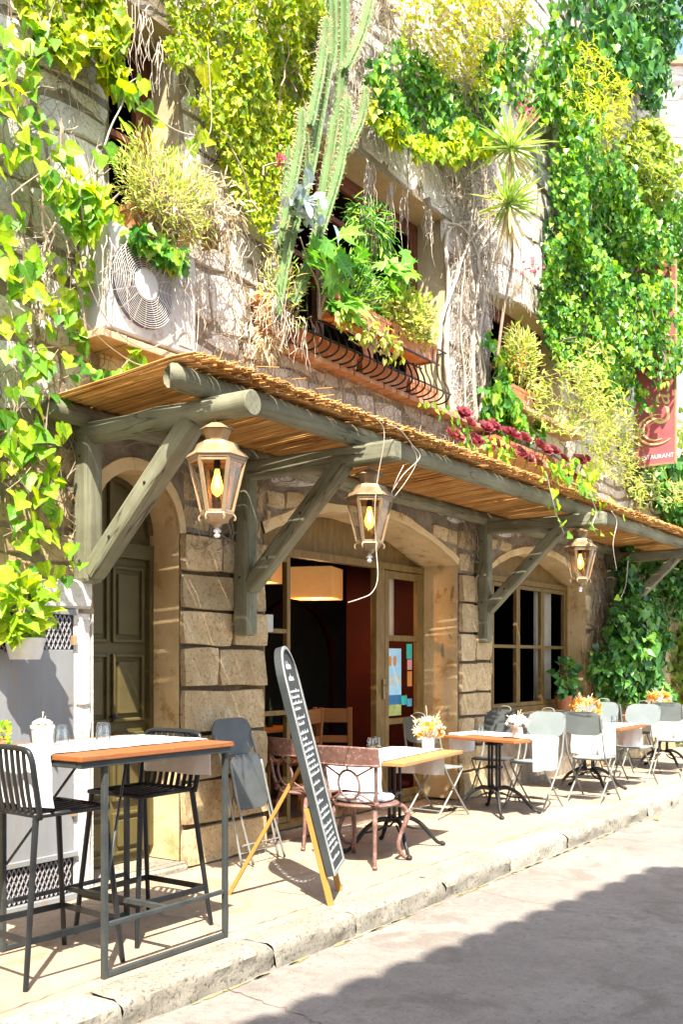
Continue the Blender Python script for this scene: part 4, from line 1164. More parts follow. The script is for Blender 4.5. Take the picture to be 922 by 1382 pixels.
def tumbler(loc, label, s=1, group='upturned tumblers on the tables'):
    mb = MB(); mb.lathe([(.040, 0), (.0405, .004), (.033, .085), (.031, .095), (.026, .098), (.0, .098)], 16, close=False)
    mb.lathe([(.036, .001), (.030, .083), (.0, .083)], 16, close=False)
    o = mb.build('tumbler', 'tumbler', smooth='auto', loc=loc); o.scale = (s,)*3
    return tag(o, label, 'glass', group)
tumbler((3.36, 4.07, 1.064), 'upturned tumbler on the high table beside the white pot', 1.05)
tumbler((3.62, 4.05, 1.064), 'upturned tumbler in the middle of the high table', 1.05)
pot = thing('table_pot', 'white ribbed pot with a pale woolly succulent on the high table', 'plant pot', (3.40, 4.27, 1.059))
mb = MB(); mb.lathe([(.046, 0), (.050, .004), (.058, .08), (.062, .082), (.063, .097), (.056, .098), (.052, .085)], 22); mb.build('pot', 'greypot', pot, smooth='auto')
mb = MB()
for i in range(60):
    a = random.uniform(0, 2*pi); r_ = .05*math.sqrt(random.random()); mb.sphere((r_*math.cos(a), r_*math.sin(a), .105+.02*(1-r_/.05)), random.uniform(.009, .015), 6, 4)
mb.tube([(.0, .0, .12), (.006, .002, .16)], .002, 4); mb.sphere((.006, .002, .162), .006, 6, 4); mb.tube([(.01, .0, .12), (.018, -.004, .145)], .002, 4)
mb.build('succulent', 'cream', pot, smooth=True)
def cutlery(loc, rz, label, fork=True):
    mb = MB(); mb.bar((-.10, 0, .0015), (.03, 0, .0015), .009, .003)
    if fork:
        mb.bar((.03, 0, .002), (.05, 0, .002), .022, .003)
        for k in (-1.5, -.5, .5, 1.5): mb.bar((.05, k*.006, .002), (.09, k*.006, .003), .0028, .0025)
    else: mb.bar((.03, 0, .0015), (.11, 0, .0015), .016, .0018)
    return tag(mb.build('fork' if fork else 'knife', 'steel', loc=loc, rot=(0, 0, rz)), label, 'cutlery')
M['steel'] = plain('cutlery_steel', (.6, .6, .6), .25, .9)
cutlery((3.30, 3.88, 1.066), R(-150), 'fork lying on the white runner of the high table')
cutlery((3.86, 4.06, 1.066), R(20), 'knife lying at the far end of the high table runner', False)
def napkin(loc, rz, label, mat='napkin'):
    mb = MB(); mb.box((0, 0, .004), (.20, .12, .008)); mb.box((.01, .005, .011), (.17, .10, .006))
    return tag(mb.build('napkin', mat, bevel=.003, loc=loc, rot=(0, 0, rz)), label, 'napkin')
napkin((3.82, 4.10, 1.065), R(-10), 'folded white napkin at the far end of the high table', 'cloth')

# ================================================================== CHAIRS OF THE TERRACE
def make_folding(label, loc, rz, paint='chairpaint', tube='chairtube', group='metal folding chairs round the terrace tables'):
    t = thing('folding_chair', label, 'folding chair', loc, rz, group)
    # back plate, slightly bowed, round shoulders
    mb = MB(); o = rrect(.43, .25, .10, 6); V = []
    for s in (0, 1):
        for y, z in o: V.append((-.205-.075*(z+.125)/.25*.9-(.03*(1-(y/.215)**2))+s*.010, y, .835+z))
    n = len(o); F = [tuple(range(n-1, -1, -1)), tuple(range(n, 2*n))]+[(i, (i+1) % n, n+(i+1) % n, n+i) for i in range(n)]
    mb.add(V, F); mb.build('backrest', paint, t, smooth='auto')
    mb = MB(); mb.tube(quadcurve([(-.28, -.07, .94), (-.288, -.06, .985), (-.29, 0, 1.0), (-.288, .06, .985), (-.28, .07, .94)], 5), .006, 6); mb.build('carry_loop', tube, t, smooth=True)
    mb = MB(); o = rrect(.40, .40, .09, 5)
    mb.prism([(x+.02+.0, y*(1-.12*(x < 0)), .462-.01*(1-abs(y)/.2)) for x, y in o], (0, 0, .014)); mb.build('seat', paint, t, bevel=.004)
    for s in (-1, 1):
        mb = MB(); mb.tube(quadcurve([(-.265, s*.195, .93), (-.215, s*.205, .70), (-.13, s*.205, .45), (.24, s*.205, .012), (.265, s*.205, .008)], 5), .0095, 7); mb.build('leg', tube, t, smooth='auto')
        mb = MB(); mb.tube(quadcurve([(.19, s*.175, .455), (.05, s*.18, .30), (-.24, s*.18, .012), (-.26, s*.18, .008)], 5), .0095, 7); mb.build('leg', tube, t, smooth='auto')
    mb = MB(); mb.tube([(.19, -.205, .075), (.19, .205, .075)], .007, 6); mb.build('crossbar', tube, t)
    mb = MB(); mb.tube([(-.18, -.18, .075), (-.18, .18, .075)], .007, 6); mb.build('crossbar', tube, t)
    mb = MB(); mb.tube([(-.13, -.205, .45), (-.13, .205, .45)], .007, 6); mb.build('crossbar', tube, t)
    return t
GF = 'metal folding chairs round the terrace tables'
f0 = make_folding('grey green folding chair against the poster door with its back to the doorway', (8.42, 4.74, 0), R(-6))
def chair(loc, rz, label, mats=None): return dup(f0, loc, R(rz), label, GF, mats=mats)
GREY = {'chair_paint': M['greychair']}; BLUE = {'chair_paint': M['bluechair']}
chair((9.42, 4.16, 0), 176, 'pale folding chair tucked behind the table with the round white flower')
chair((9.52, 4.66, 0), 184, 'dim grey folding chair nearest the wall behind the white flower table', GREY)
chair((10.22, 3.86, 0), -3, 'folding chair seen from behind with a white cloth showing through its open back')
chair((11.78, 3.92, 0), 177, 'pale folding chair facing the viewer across the brown edged table')
chair((12.05, 4.52, 0), 180, 'pale folding chair half hidden behind the orange and cream bouquet')
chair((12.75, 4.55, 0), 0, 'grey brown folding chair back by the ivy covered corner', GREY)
chair((13.02, 3.86, 0), 2, 'folding chair seen from behind at the right edge of the photo')
chair((14.05, 4.62, 0), 180, 'blue grey folding chair farthest along the terrace under the ivy', BLUE)

# folded chair leaning on the pier
fc = thing('folded_chair', 'dark grey folding chair folded flat and leaning on the stone pier', 'folding chair', (5.66, 4.72, 0))
Q = lambda x, z, o=0: (5.66+x, 4.70+.20*z/1.05-o*.5-.0, z)
mb = MB(); mb.prism([Q(-.06+a, .93+b_) for a, b_ in rrect(.44, .27, .11)], (0, -.012, .003)); mb.build('backrest', 'greychair', fc, bevel=.003, world=True)
mb = MB(); mb.prism([Q(.02+a, .60+b_, .06) for a, b_ in rrect(.38, .40, .10)], (0, -.014, .003)); mb.build('seat', 'greychair', fc, bevel=.003, world=True)
for s in (-1, 1):
    mb = MB(); mb.tube(quadcurve([Q(-.06+s*.20, .95, .03), Q(s*.205, .55, .03), Q(.04+s*.21, .012, .03)], 5), .0095, 7); mb.build('leg', 'chairtube', fc, smooth=True, world=True)
    mb = MB(); mb.tube(quadcurve([Q(s*.175, .75, .10), Q(.03+s*.18, .4, .10), Q(.10+s*.185, .012, .10)], 5), .0095, 7); mb.build('leg', 'chairtube', fc, smooth=True, world=True)
for z, o in ((.10, .03), (.16, .10), (.50, .03)):
    mb = MB(); mb.tube([Q(-.17, z, o), Q(.24, z, o)], .007, 6); mb.build('crossbar', 'chairtube', fc, world=True)

# ornate cast metal chairs
def make_cast(label, loc, rz, cushion=True):
    t = thing('cast_chair', label, 'chair', loc, rz, 'ornate cast metal chairs')
    mb = MB(); o = [(.235*math.cos(a)*(1.0 if math.cos(a) > 0 else .92), .235*math.sin(a)) for a in np.linspace(0, 2*pi, 29)[:-1]]
    mb.prism([(x, y, .437) for x, y in o], (0, 0, .022)); mb.tube([(x*1.02, y*1.02, .442) for x, y in o]+[(o[0][0]*1.02, o[0][1]*1.02, .442)], .014, 6, False); mb.build('seat', 'castpink', t, smooth='auto')
    for s in (-1, 1):
        mb = MB(); mb.tube(quadcurve([(.13, s*.17, .44), (.20, s*.215, .40), (.225, s*.235, .33), (.185, s*.20, .20), (.165, s*.19, .11), (.20, s*.215, .035), (.245, s*.24, .018)], 5), [.018]*8+[.021]*5+[.0165]*14+[.015]*4, 8)
        mb.sphere((.25, s*.243, .018), .022, 8, 6, .8); mb.sphere((.222, s*.232, .36), .024, 8, 6); mb.build('leg', 'castpink', t, smooth=True)
        mb = MB(); mb.tube(quadcurve([(-.15, s*.165, .44), (-.18, s*.18, .30), (-.19, s*.185, .14), (-.215, s*.20, .02)], 5), [.02]*6+[.015]*6+[.014]*4, 8); mb.sphere((-.22, s*.202, .016), .022, 8, 6, .7); mb.build('leg', 'castpink', t, smooth=True)
        mb = MB(); mb.tube(quadcurve([(-.17, s*.185, .44), (-.205, s*.205, .58), (-.23, s*.215, .72), (-.25, s*.225, .80)], 5), .0135, 8); mb.sphere((-.173, s*.187, .462), .024, 8, 6); mb.build('upright', 'castpink', t, smooth=True)
    # curved top rail
    mb = MB(); V = []; n = 14
    for k in range(n+1):
        y = -.25+.5*k/n; f = 1-(y/.25)**2; x = -.235-.055*f
        zb = .735+.006*f; zt = .855+.02*f+.012*abs(y/.25)**3
        V += [(x+.012, y, zb), (x-.02, y, zt), (x-.04, y, zt), (x-.014, y, zb)]
    F = []
    for k in range(n): F += [(4*k+i, 4*k+(i+1) % 4, 4*k+4+(i+1) % 4, 4*k+4+i) for i in range(4)]
    F += [(3, 2, 1, 0), (4*n, 4*n+1, 4*n+2, 4*n+3)]; mb.add(V, F)
    mb.tube([(V[4*k][0]-.022, V[4*k][1], .745) for k in range(n+1)], .011, 6); mb.tube([(V[4*k][0]-.04, V[4*k][1], V[4*k+1][2]) for k in range(n+1)], .009, 6)
    mb.build('top_rail', 'castpink', t, smooth='auto')
    mb = MB(); xc = lambda z: -.18-.07*(z-.45)/.35-.03
    pts = [(xc(.60+.105*math.sin(a))-.0, .088*math.cos(a), .60+.105*math.sin(a)) for a in np.linspace(0, 2*pi, 25)]; mb.tube(pts, .0095, 6, False)
    for sy in (-1, 1):
        for z0, z1, y1 in ((.665, .735, .20), (.535, .475, .185)):
            mb.tube([(xc(z0), sy*.072, z0), (xc(z1)+.02, sy*y1, z1)], .0075, 6)
    mb.tube([(xc(.705), 0, .705), (xc(.75), 0, .75)], .007, 6); mb.tube([(xc(.495), 0, .495), (xc(.46)+.03, 0, .46)], .007, 6)
    mb.build('ring_splat', 'castpink', t, smooth=True)
    if cushion:
        mb = MB(); mb.lathe([(.0, .461), (.19, .462), (.215, .475), (.218, .492), (.20, .507), (.10, .514), (0, .515)], 24, close=False); tag(mb.build('cushion', 'cushion', t, smooth=True), 'white seat cushion patterned with blue grey')
    return t
M['cushion'] = surf('cushion_print', (.16, .19, .25), (.75, .75, .74), 7, .9, 60, .1, .002, (.44, .49))
make_cast('rusty pink cast metal chair with a ring back, in the sun by the chalkboard', (6.18, 4.08, 0), R(4))
make_cast('cast metal chair in the shade of the doorway behind the chalkboard', (6.52, 4.86, 0), R(-14), False)

# ================================================================== BISTRO TABLES
def make_bistro(label, loc, rz, L, W, top='wood', h=.75):
    t = thing('bistro_table', label, 'table', loc, rz, 'bistro tables with cast iron feet')
    mb = MB(); k = 3
    for i in range(k): mb.box((0, -W/2+W*(i+.5)/k, h-.014), (L, W/k-.002, .028))
    mb.build('tabletop', top, t, bevel=.004)
    mb = MB()
    for dx in (-.05, .05):
        for dy in (-.022, .022): mb.lathe([(.016, .22), (.02, .235), (.014, .26), (.012, .42), (.017, .44), (.012, .46), (.013, .66), (.022, .70)], 8, (dx, dy, 0))
    for z in (.24, .45, .67): mb.box((0, 0, z), (.15, .085, .018))
    mb.box((0, 0, .71), (.36, .30, .016)); mb.build('column', 'iron', t, smooth='auto')
    for sx in (-1, 1):
        for sy in (-1, 1):
            mb = MB(); mb.tube(quadcurve([(sx*.04, sy*.03, .24), (sx*.10, sy*.08, .245), (sx*.18, sy*.15, .19), (sx*.25, sy*.21, .09), (sx*.30, sy*.25, .03), (sx*.335, sy*.275, .028)], 5), [.022]*6+[.018]*10+[.015]*10, 7)
            mb.sphere((sx*.335, sy*.275, .018), .024, 8, 5, .75); mb.tube(quadcurve([(sx*.05, sy*.04, .20), (sx*.12, sy*.10, .16), (sx*.20, sy*.165, .15)], 4), .009, 6); mb.build('leg', 'iron', t, smooth=True)
    return t
make_bistro('pale wooden bistro table by the ring backed chair', (6.72, 4.16, 0), R(7), 1.18, .70, 'palewood')
make_bistro('reddish bistro table between the doorway and the second stone pier', (8.90, 4.36, 0), R(75), 1.04, .64)
make_bistro('brown edged bistro table behind the open backed chair', (11.05, 4.22, 0), R(90), 1.05, .86)
make_bistro('bistro table farthest along the terrace near the ivy corner', (13.85, 4.22, 0), R(90), 1.05, .86)
runner(((6.72, 4.16, 0), R(7)), 1.18, .46, .752, .22, .22, 'white runner on the pale bistro table with a pot of dried flowers', y0=.06)
runner(((8.90, 4.36, 0), R(75)), 1.04, .40, .752, .30, .2, 'white runner hanging over the sunny end of the reddish bistro table', y0=-.12)
runner(((11.05, 4.00, 0), 0), .86, .50, .752, .29, .26, 'white runner across the brown edged table')
runner(((13.85, 4.00, 0), 0), .86, .50, .752, .29, .26, 'white runner on the table farthest along the terrace')
tumbler((6.98, 4.55, .752), 'upturned tumbler at the back of the pale bistro table, left of two')
tumbler((7.12, 4.58, .752), 'upturned tumbler at the back of the pale bistro table, right of two')
tumbler((8.98, 4.55, .757), 'upturned tumbler on the reddish table behind the white flower')
tumbler((10.93, 4.66, .752), 'tumbler at the wall end of the brown edged table')
tumbler((11.06, 4.70, .752), 'tumbler nearest the wall on the brown edged table')
tumbler((11.22, 3.98, .757), 'tumbler on the runner of the brown edged table')
napkin((6.62, 4.30, .757), R(20), 'blue and white napkin on the pale bistro table')
napkin((8.82, 4.72, .752), R(70), 'napkin at the shaded end of the reddish bistro table')
napkin((10.9, 4.50, .752), R(10), 'blue napkin on the brown edged table')
cutlery((6.95, 4.08, .758), R(100), 'fork on the runner of the pale bistro table')
cutlery((10.8, 4.02, .758), R(80), 'fork on the runner of the brown edged table')

# ------------------------------------------------------------------ table flowers
def bouquet(name, label, loc, r_, pot, petals, n=26, spikes=6, potmat='whiteceramic', cat='flower pot', pr=.05, ph=.10):
    t = thing(name, label, cat, loc)
    mb = MB()
    if pot: mb.lathe([(pr*.85, 0), (pr, .006), (pr*1.05, ph*.5), (pr*.98, ph), (pr*.86, ph), (pr*.84, ph*.8)], 18); mb.build('pot', potmat, t, smooth='auto')
    c = Vector((0, 0, ph+r_*.55))
    groups = {p: [] for p in petals}
    for i in range(n):
        d = Vector((random.gauss(0, 1), random.gauss(0, 1), random.gauss(.5, .8))).normalized(); p = c+Vector((d.x*r_, d.y*r_, d.z*r_*.6))
        groups[petals[i % len(petals)]].append((p, d))
    for pm, it in groups.items():
        P, A, Nn, S = [], [], [], []
        for p, d in it:
            for k in range(16):
                v = Vector((random.gauss(0, 1), random.gauss(0, 1), random.gauss(0, 1))); a = (v-d*v.dot(d)*.8).normalized()+d*.6
                P.append(Vector(loc)+p); A.append(a); Nn.append(d+v*.2); S.append(random.uniform(.3, .55)*r_)
        o = leaf_mesh('flower_head', 'lance' if pm == 'cream' else 'oval', P, A, Nn, S, .3, .2, pm, t)
    mb = MB()
    for i in range(n//2):
        q = c+Vector((random.uniform(-1, 1)*r_*.7, random.uniform(-1, 1)*r_*.7, random.uniform(-.2, .3)*r_)); mb.tube([(0, 0, ph*.7), q], .0018, 4)
    for i in range(spikes):
        d = Vector((random.gauss(0, .8), random.gauss(0, .8), 1)).normalized(); e = c+d*r_*random.uniform(1.1, 1.6); mb.tube([(0, 0, ph*.7), c, e], [.0015, .002, .0035], 4)
    mb.build('stems', 'straw', t)
    return t
bouquet('flower_pot', 'white pot of cream dried flowers with orange hearts on the pale bistro table', (7.20, 4.13, .757), .125, True, ['cream', 'cream', 'cream', 'orange'], 26, 8)
t = bouquet('flower_pot', 'round white flower with upright grassy spikes on the reddish bistro table', (8.76, 4.05, .757), .085, True, ['cream', 'white', 'cream'], 34, 5)
bouquet('flower_pot', 'orange and cream bouquet on the brown edged table', (11.28, 4.34, .752), .15, True, ['orange', 'cream', 'yellowpetal'], 28, 7)
bouquet('flower_pot', 'yellow and cream bouquet on the farthest table', (13.85, 4.28, .752), .15, True, ['yellowpetal', 'cream', 'orange'], 28, 7)

# ================================================================== CHALKBOARD
e = Vector((.886, .463, 0)).normalized(); nn = Vector((e.y, -e.x, 0)); b0 = Vector((5.17, 3.575, 0))
A = thing('chalkboard', 'leaning A-frame menu chalkboard with rounded top and yellow wooden legs', 'menu board', b0)
lean = .40/1.57
axis = (Vector((0, 0, 1))-nn*lean).normalized(); fn = e.cross(axis).normalized()
if fn.dot(nn) < 0: fn = -fn
Pb = lambda s, t, h=0: b0+e*s+axis*t+fn*h
hw = .235; T0, T1 = .19, 1.63
M['boardrim'] = surf('board_rim', (.20, .215, .21), (.28, .29, .28), 5, .7)
def outline(w_, lo_, hi_, n=16):
    pts = [(-w_, lo_), (w_, lo_), (w_, hi_-w_*.95)]
    for k in range(1, n): pts.append((w_*math.cos(pi*k/n), hi_-w_*.95+w_*.95*math.sin(pi*k/n)))
    return pts+[(-w_, hi_-w_*.95)]
mb = MB(); mb.prism([Pb(s, t, -.03) for s, t in outline(hw, T0, T1)], fn*.045); mb.build('panel', 'board', A, world=True, bevel=.004)
mb = MB(); a_, b_ = outline(hw, T0, T1), outline(hw-.02, T0+.02, T1-.02); n = len(a_)
V = [Pb(s, t, .017) for s, t in a_]+[Pb(s, t, .017) for s, t in b_]+[Pb(s, t, .027) for s, t in a_]+[Pb(s, t, .027) for s, t in b_]
F = []
for i in range(n):
    j = (i+1) % n; F += [(2*n+i, 2*n+j, 3*n+j, 3*n+i), (i, j, 2*n+j, 2*n+i), (n+j, n+i, 3*n+i, 3*n+j)]
mb.add(V, F); mb.build('rim', 'boardrim', A, world=True)
mb = MB()
def stroke(p, q, w_=.0035):
    p, q = Vector((p[0], p[1])), Vector((q[0], q[1])); d = q-p
    if d.length < 1e-5: return
    pe = Vector((-d.y, d.x)).normalized()*w_/2
    mb.add([Pb(*(p+pe), .0165), Pb(*(p-pe), .0165), Pb(*(q-pe), .0165), Pb(*(q+pe), .0165)], [(0, 1, 2, 3)])
def scribble(s, t, w_, h, lw=.0034):
    x = s; last = (x, t)
    while x < s+w_:
        k = random.choice([.5, .6, 1, .55]); nx_ = x+h*random.uniform(.28, .5)
        stroke(last, (x+h*.1, t+h*k), lw); stroke((x+h*.1, t+h*k), (nx_, t+random.uniform(0, .1)*h), lw); last = (nx_, t)
        if random.random() < .3: last = (nx_+h*.12, t)
        x = last[0]
t = T1-.15
for hh in (.055, .05):
    scribble(-.09, t, .16, hh, .007); t -= .075
while t > T0+.06:
    ind = random.choice([0, 0, 0, .05]); x = -hw+.04+ind
    end = hw-.05-random.choice([0, .02, .06, .12])
    while x < end-.03:
        w_ = min(random.uniform(.03, .09), end-x); scribble(x, t, w_, .025, .0038); x += w_+.014
    t -= random.choice([.038, .038, .038, .058])
mb.build('chalk_writing', 'chalk', A, world=True)
for s in (-.2, .2):
    mb = MB(); mb.bar(Pb(s, -.0, -.052), Pb(s, .62, -.052), .038, .036, fn); mb.build('front_leg', 'yellowwood', A, bevel=.003, world=True)
hinge = Pb(0, .88, -.05); foot = groundp(309, 1207)
mb = MB(); mb.bar(foot+Vector((0, 0, .0)), hinge, .045, .024, nn); mb.build('back_leg', 'yellowwood', A, bevel=.003, world=True)
mb = MB(); p, q = foot.lerp(hinge, .42), Pb(0, .2, -.05)
for i in range(34):
    f = i/33; c = p.lerp(q, f)-Vector((0, 0, .16*math.sin(pi*f))); mb.ring(c, .010, .0022, 'y' if i % 2 else 'z', 8, 4)
mb.build('chain', 'steel', A, world=True)

# ================================================================== AIR CONDITIONER
ac = thing('air_conditioner', 'weathered white air conditioning unit with a round fan grille on the brick ledge', 'air conditioner', (4.62, 4.86, 3.556))
mb = MB(); mb.box((4.665, 4.87, 3.90), (.79, .28, .68)); mb.build('casing', 'acpaint', ac, bevel=.018, world=True)
fc_ = (4.555, 4.727, 3.905)
mb = MB(); mb.prism([(fc_[0]+  .27*math.cos(a), 4.729, fc_[2]+.27*math.sin(a)) for a in np.linspace(0, 2*pi, 41)[:-1]], (0, -.003, 0)); mb.build('fan_recess', 'acdark', ac, world=True)
mb = MB()
for k in range(3):
    a = R(20+120*k); V = []
    for r_ in (.06, .15, .25):
        for da, dy in ((-.30, .006), (.34, -.004)): V.append((fc_[0]+r_*math.cos(a+da), 4.721+dy, fc_[2]+r_*math.sin(a+da)))
    mb.add(V, [(0, 1, 3, 2), (2, 3, 5, 4)])
mb.build('fan_blades', 'greychair', ac, world=True)
mb = MB()
for k in range(13): mb.ring((fc_[0], 4.700-.012*(1-(k/13)), fc_[2]), .105+.0136*k, .0026, 'y', 40, 5)
for k in range(16):
    a = 2*pi*k/16; mb.tube([(fc_[0]+.09*math.cos(a), 4.69, fc_[2]+.09*math.sin(a)), (fc_[0]+.272*math.cos(a), 4.703, fc_[2]+.272*math.sin(a)), (fc_[0]+.276*math.cos(a), 4.727, fc_[2]+.276*math.sin(a))], .003, 5)
mb.build('fan_grille', 'wire', ac, world=True)
mb = MB(); mb.prism([(fc_[0]+.10*math.cos(a), 4.692, fc_[2]+.10*math.sin(a)) for a in np.linspace(0, 2*pi, 31)[:-1]], (0, -.008, 0)); mb.build('fan_hub', 'acpaint', ac, bevel=.003, world=True)
mb = MB(); mb.box((4.955, 4.728, 4.02), (.12, .006, .035)); mb.build('badge', 'palemortar', ac, bevel=.002, world=True)
mb = MB(); mb.box((4.955, 4.728, 3.66), (.13, .006, .10)); mb.build('badge', 'palemortar', ac, bevel=.002, world=True)
mb = MB(); mb.tube(quadcurve([(5.055, 4.86, 3.72), (5.12, 4.86, 3.73), (5.16, 4.9, 3.80), (5.16, 4.99, 4.0), (5.17, 5.06, 4.2)], 5), .016, 7); mb.build('hose', 'palemortar', ac, smooth=True, world=True)
dp = thing('drain_pipe', 'pale blue grey drain pipe running up the wall at the left edge', 'pipe', (3.575, 4.93, 1.55))
mb = MB(); mb.tube([(3.575, 4.93, 1.62), (3.575, 4.93, 9)], .036, 14); mb.build('pipe', 'pipe', dp, smooth='auto', world=True)
mb = MB()
for z in (2.4, 4.4, 6.4): mb.tube([(3.575, 4.93, z), (3.575, 4.93, z+.04)], .042, 14); mb.box((3.575, 4.98, z+.02), (.03, .1, .02))
mb.build('clamp', 'pipe', dp, world=True)

# ================================================================== PLANTERS + BELLY GRILLE
def trough(label, x0, x1, y, z, h=.17, dpt=.18, name='terracotta_trough'):
    t = thing(name, label, 'planter', ((x0+x1)/2, y, z)); L = x1-x0; mb = MB()
    def ringv(k, zz, ins): return [(-L/2*k+ins, -dpt/2*k+ins, zz), (L/2*k-ins, -dpt/2*k+ins, zz), (L/2*k-ins, dpt/2*k-ins, zz), (-L/2*k+ins, dpt/2*k-ins, zz)]
    lv = [ringv(.94, 0, 0), ringv(.98, h-.04, 0), ringv(1.02, h-.038, 0), ringv(1.02, h, 0), ringv(1.0, h, .014), ringv(1.0, h-.03, .018)]
    V = [p for l in lv for p in l]; F = [(3, 2, 1, 0), (20, 21, 22, 23)]
    for i in range(5): F += [(4*i+k, 4*i+(k+1) % 4, 4*i+4+(k+1) % 4, 4*i+4+k) for k in range(4)]
    mb.add(V, F); mb.build('trough', 'terracotta', t, bevel=.005)
    s = MB(); s.box((0, 0, h-.028), (L*.95, dpt*.86, .01)); s.build('soil', 'soil', t)
    return t
trough('terracotta trough hung outside the belly grille, left of two', 6.50, 7.28, 4.64, 4.235)
trough('terracotta trough hung outside the belly grille, right of two', 7.33, 8.10, 4.64, 4.235)
trough('long terracotta trough standing behind the iron bars on the sill, left one', 6.40, 7.30, 4.97, 4.02, .16, .15)
trough('terracotta trough standing behind the iron bars on the sill, middle one', 7.36, 8.14, 4.97, 4.02, .16, .15)
trough('short terracotta trough at the right end of the barred sill', 8.2, 8.75, 4.97, 4.02, .16, .15)
trough('terracotta trough standing on top of the air conditioner', 4.48, 5.04, 4.86, 4.243, .18, .2)
trough('terracotta trough below the small right hand window', 10.2, 10.75, 4.86, 4.391, .17, .18)
trough('terracotta trough of burgundy rosettes on the brick ledge, left one', 9.75, 10.75, 4.86, 3.811, .10, .2)
trough('terracotta trough of burgundy rosettes on the brick ledge, right one', 10.85, 11.85, 4.86, 3.811, .10, .2)
g = thing('window_grille', 'bellied black iron window grille with curved bars over the sill', 'grille', (7.7, 4.8, 4.02))
for i in range(20):
    x = 6.42+i*.118
    mb = MB(); mb.tube(quadcurve([(x, 4.895, 4.02), (x, 4.80, 4.025), (x, 4.735, 4.07), (x, 4.745, 4.16), (x, 4.79, 4.26), (x, 4.80, 4.40), (x, 4.795, 4.52)], 4), .0085, 6); mb.build('bar', 'iron', g, smooth=True, world=True)
for y, z in ((4.795, 4.525), (4.742, 4.11), (4.545, 4.225), (4.735, 4.225)):
    mb = MB(); xe = 8.72 if y > 4.74 else 8.13; mb.bar((6.36, y, z), (xe, y, z), .014, .012); mb.build('rail', 'iron', g, world=True)
for x in (6.38, 8.70):
    mb = MB(); mb.bar((x, 4.795, 4.525), (x, 5.06, 4.525), .014, .012); mb.build('stay', 'iron', g, world=True)
for x in (6.6, 7.2, 7.4, 8.0):
    mb = MB(); mb.tube([(x, 4.74, 4.42), (x, 4.74, 4.226), (x, 4.545, 4.226), (x, 4.535, 4.34)], .006, 5); mb.build('trough_hook', 'iron', g, world=True)

# ================================================================== HANGING SIGN
sx = 14.4; y0, y1 = 4.79, 4.21; z0, z1 = 4.30, 7.2
sg = thing('hanging_sign', 'dark red vertical restaurant sign with cream lettering half hidden by ivy', 'sign', (sx, 4.50, z0))
mb = MB(); mb.box((sx, (y0+y1)/2, (z0+z1)/2), (.03, abs(y0-y1), z1-z0)); mb.build('panel', 'signred', sg, world=True)
mb = MB()
for y in (y0, y1): mb.box((sx, y, (z0+z1)/2), (.045, .025, z1-z0+.03))
for z in (z0, z1): mb.box((sx, (y0+y1)/2, z), (.045, abs(y0-y1), .025))
mb.build('frame', 'copper', sg, world=True)
mb = MB()
for z in (4.6, 6.8): mb.bar((sx, 4.79, z), (sx, 5.06, z), .03, .03)
mb.build('bracket', 'iron', sg, world=True)
off = Vector((sx, 4.50, z0))
text('lettering', 'Casal', .42, 'signcream', facing(Vector((sx-.018, 4.42, z0+.98))-off, (0, 0, 1), (0, 1, 0)), sg, .002, .25)
mb = MB()
for r_, a0 in ((.27, -2.4), (.19, -2.0)):
    mb.tube([(sx-.02, 4.48+r_*math.cos(a), z0+.50+r_*.8*math.sin(a)) for a in np.linspace(a0, a0+4.2, 24)], [.006+.014*math.sin(pi*k/23) for k in range(24)], 6)
mb.build('flourish', 'signcream', sg, world=True)
text('small_lettering', 'RESTAURANT', .085, 'white', facing(Vector((sx-.018, 4.49, z0+.11))-off, (0, -1, 0), (0, 0, 1)), sg, .002)
mb = MB(); mb.bar((sx-.017, 4.76, z0+1.86), (sx-.017, 4.36, z0+1.6), .004, .014, (1, 0, 0)); mb.build('white_rule', 'white', sg, world=True)

M['bottle'] = plain('bottle_green', (.015, .03, .012), .1)
# ================================================================== INSIDE THE DINING ROOM
M['shadeb'] = emit('lit_shade_bottom', (1, .5, .12), 1.2)
bl_ = bpy.data.lights.new('pendant_light', 'POINT'); bl_.energy = 9; bl_.color = (1, .55, .22); bl_.shadow_soft_size = .06
blo = bpy.data.objects.new('pendant_light', bl_); COL.objects.link(blo); blo.location = (8.42, 6.18, 2.06)
def pendant(label, c, s, h):
    t = thing('pendant_lamp', label, 'lamp', (c[0], c[1], c[2]-h/2), R(20)); mb = MB()
    for sx_, sy_, w_, d_ in ((1, 0, .006, s), (-1, 0, .006, s), (0, 1, s-.014, .006), (0, -1, s-.014, .006)): mb.box((sx_*s/2, sy_*s/2, h/2), (w_, d_, h))
    mb.build('lamp_shade', 'shade', t)
    b_ = MB(); b_.box((0, 0, .012), (s-.02, s-.02, .006)); b_.build('diffuser', 'shadeb', t)
    k = MB(); k.tube([(0, 0, h), (0, 0, 3.0-c[2]+h/2)], .006, 6); k.build('cord', 'iron', t)
nt = M['shade'].node_tree; nt.nodes['Principled BSDF'].inputs['Emission Color'].default_value = (1, .58, .2, 1); nt.nodes['Principled BSDF'].inputs['Emission Strength'].default_value = .12
pendant('larger square pendant lampshade glowing amber in the dark doorway', (8.42, 6.18, 2.29), .46, .32)
pendant('square pendant lampshade half hidden by the open door leaf', (7.72, 6.35, 2.42), .34, .32)
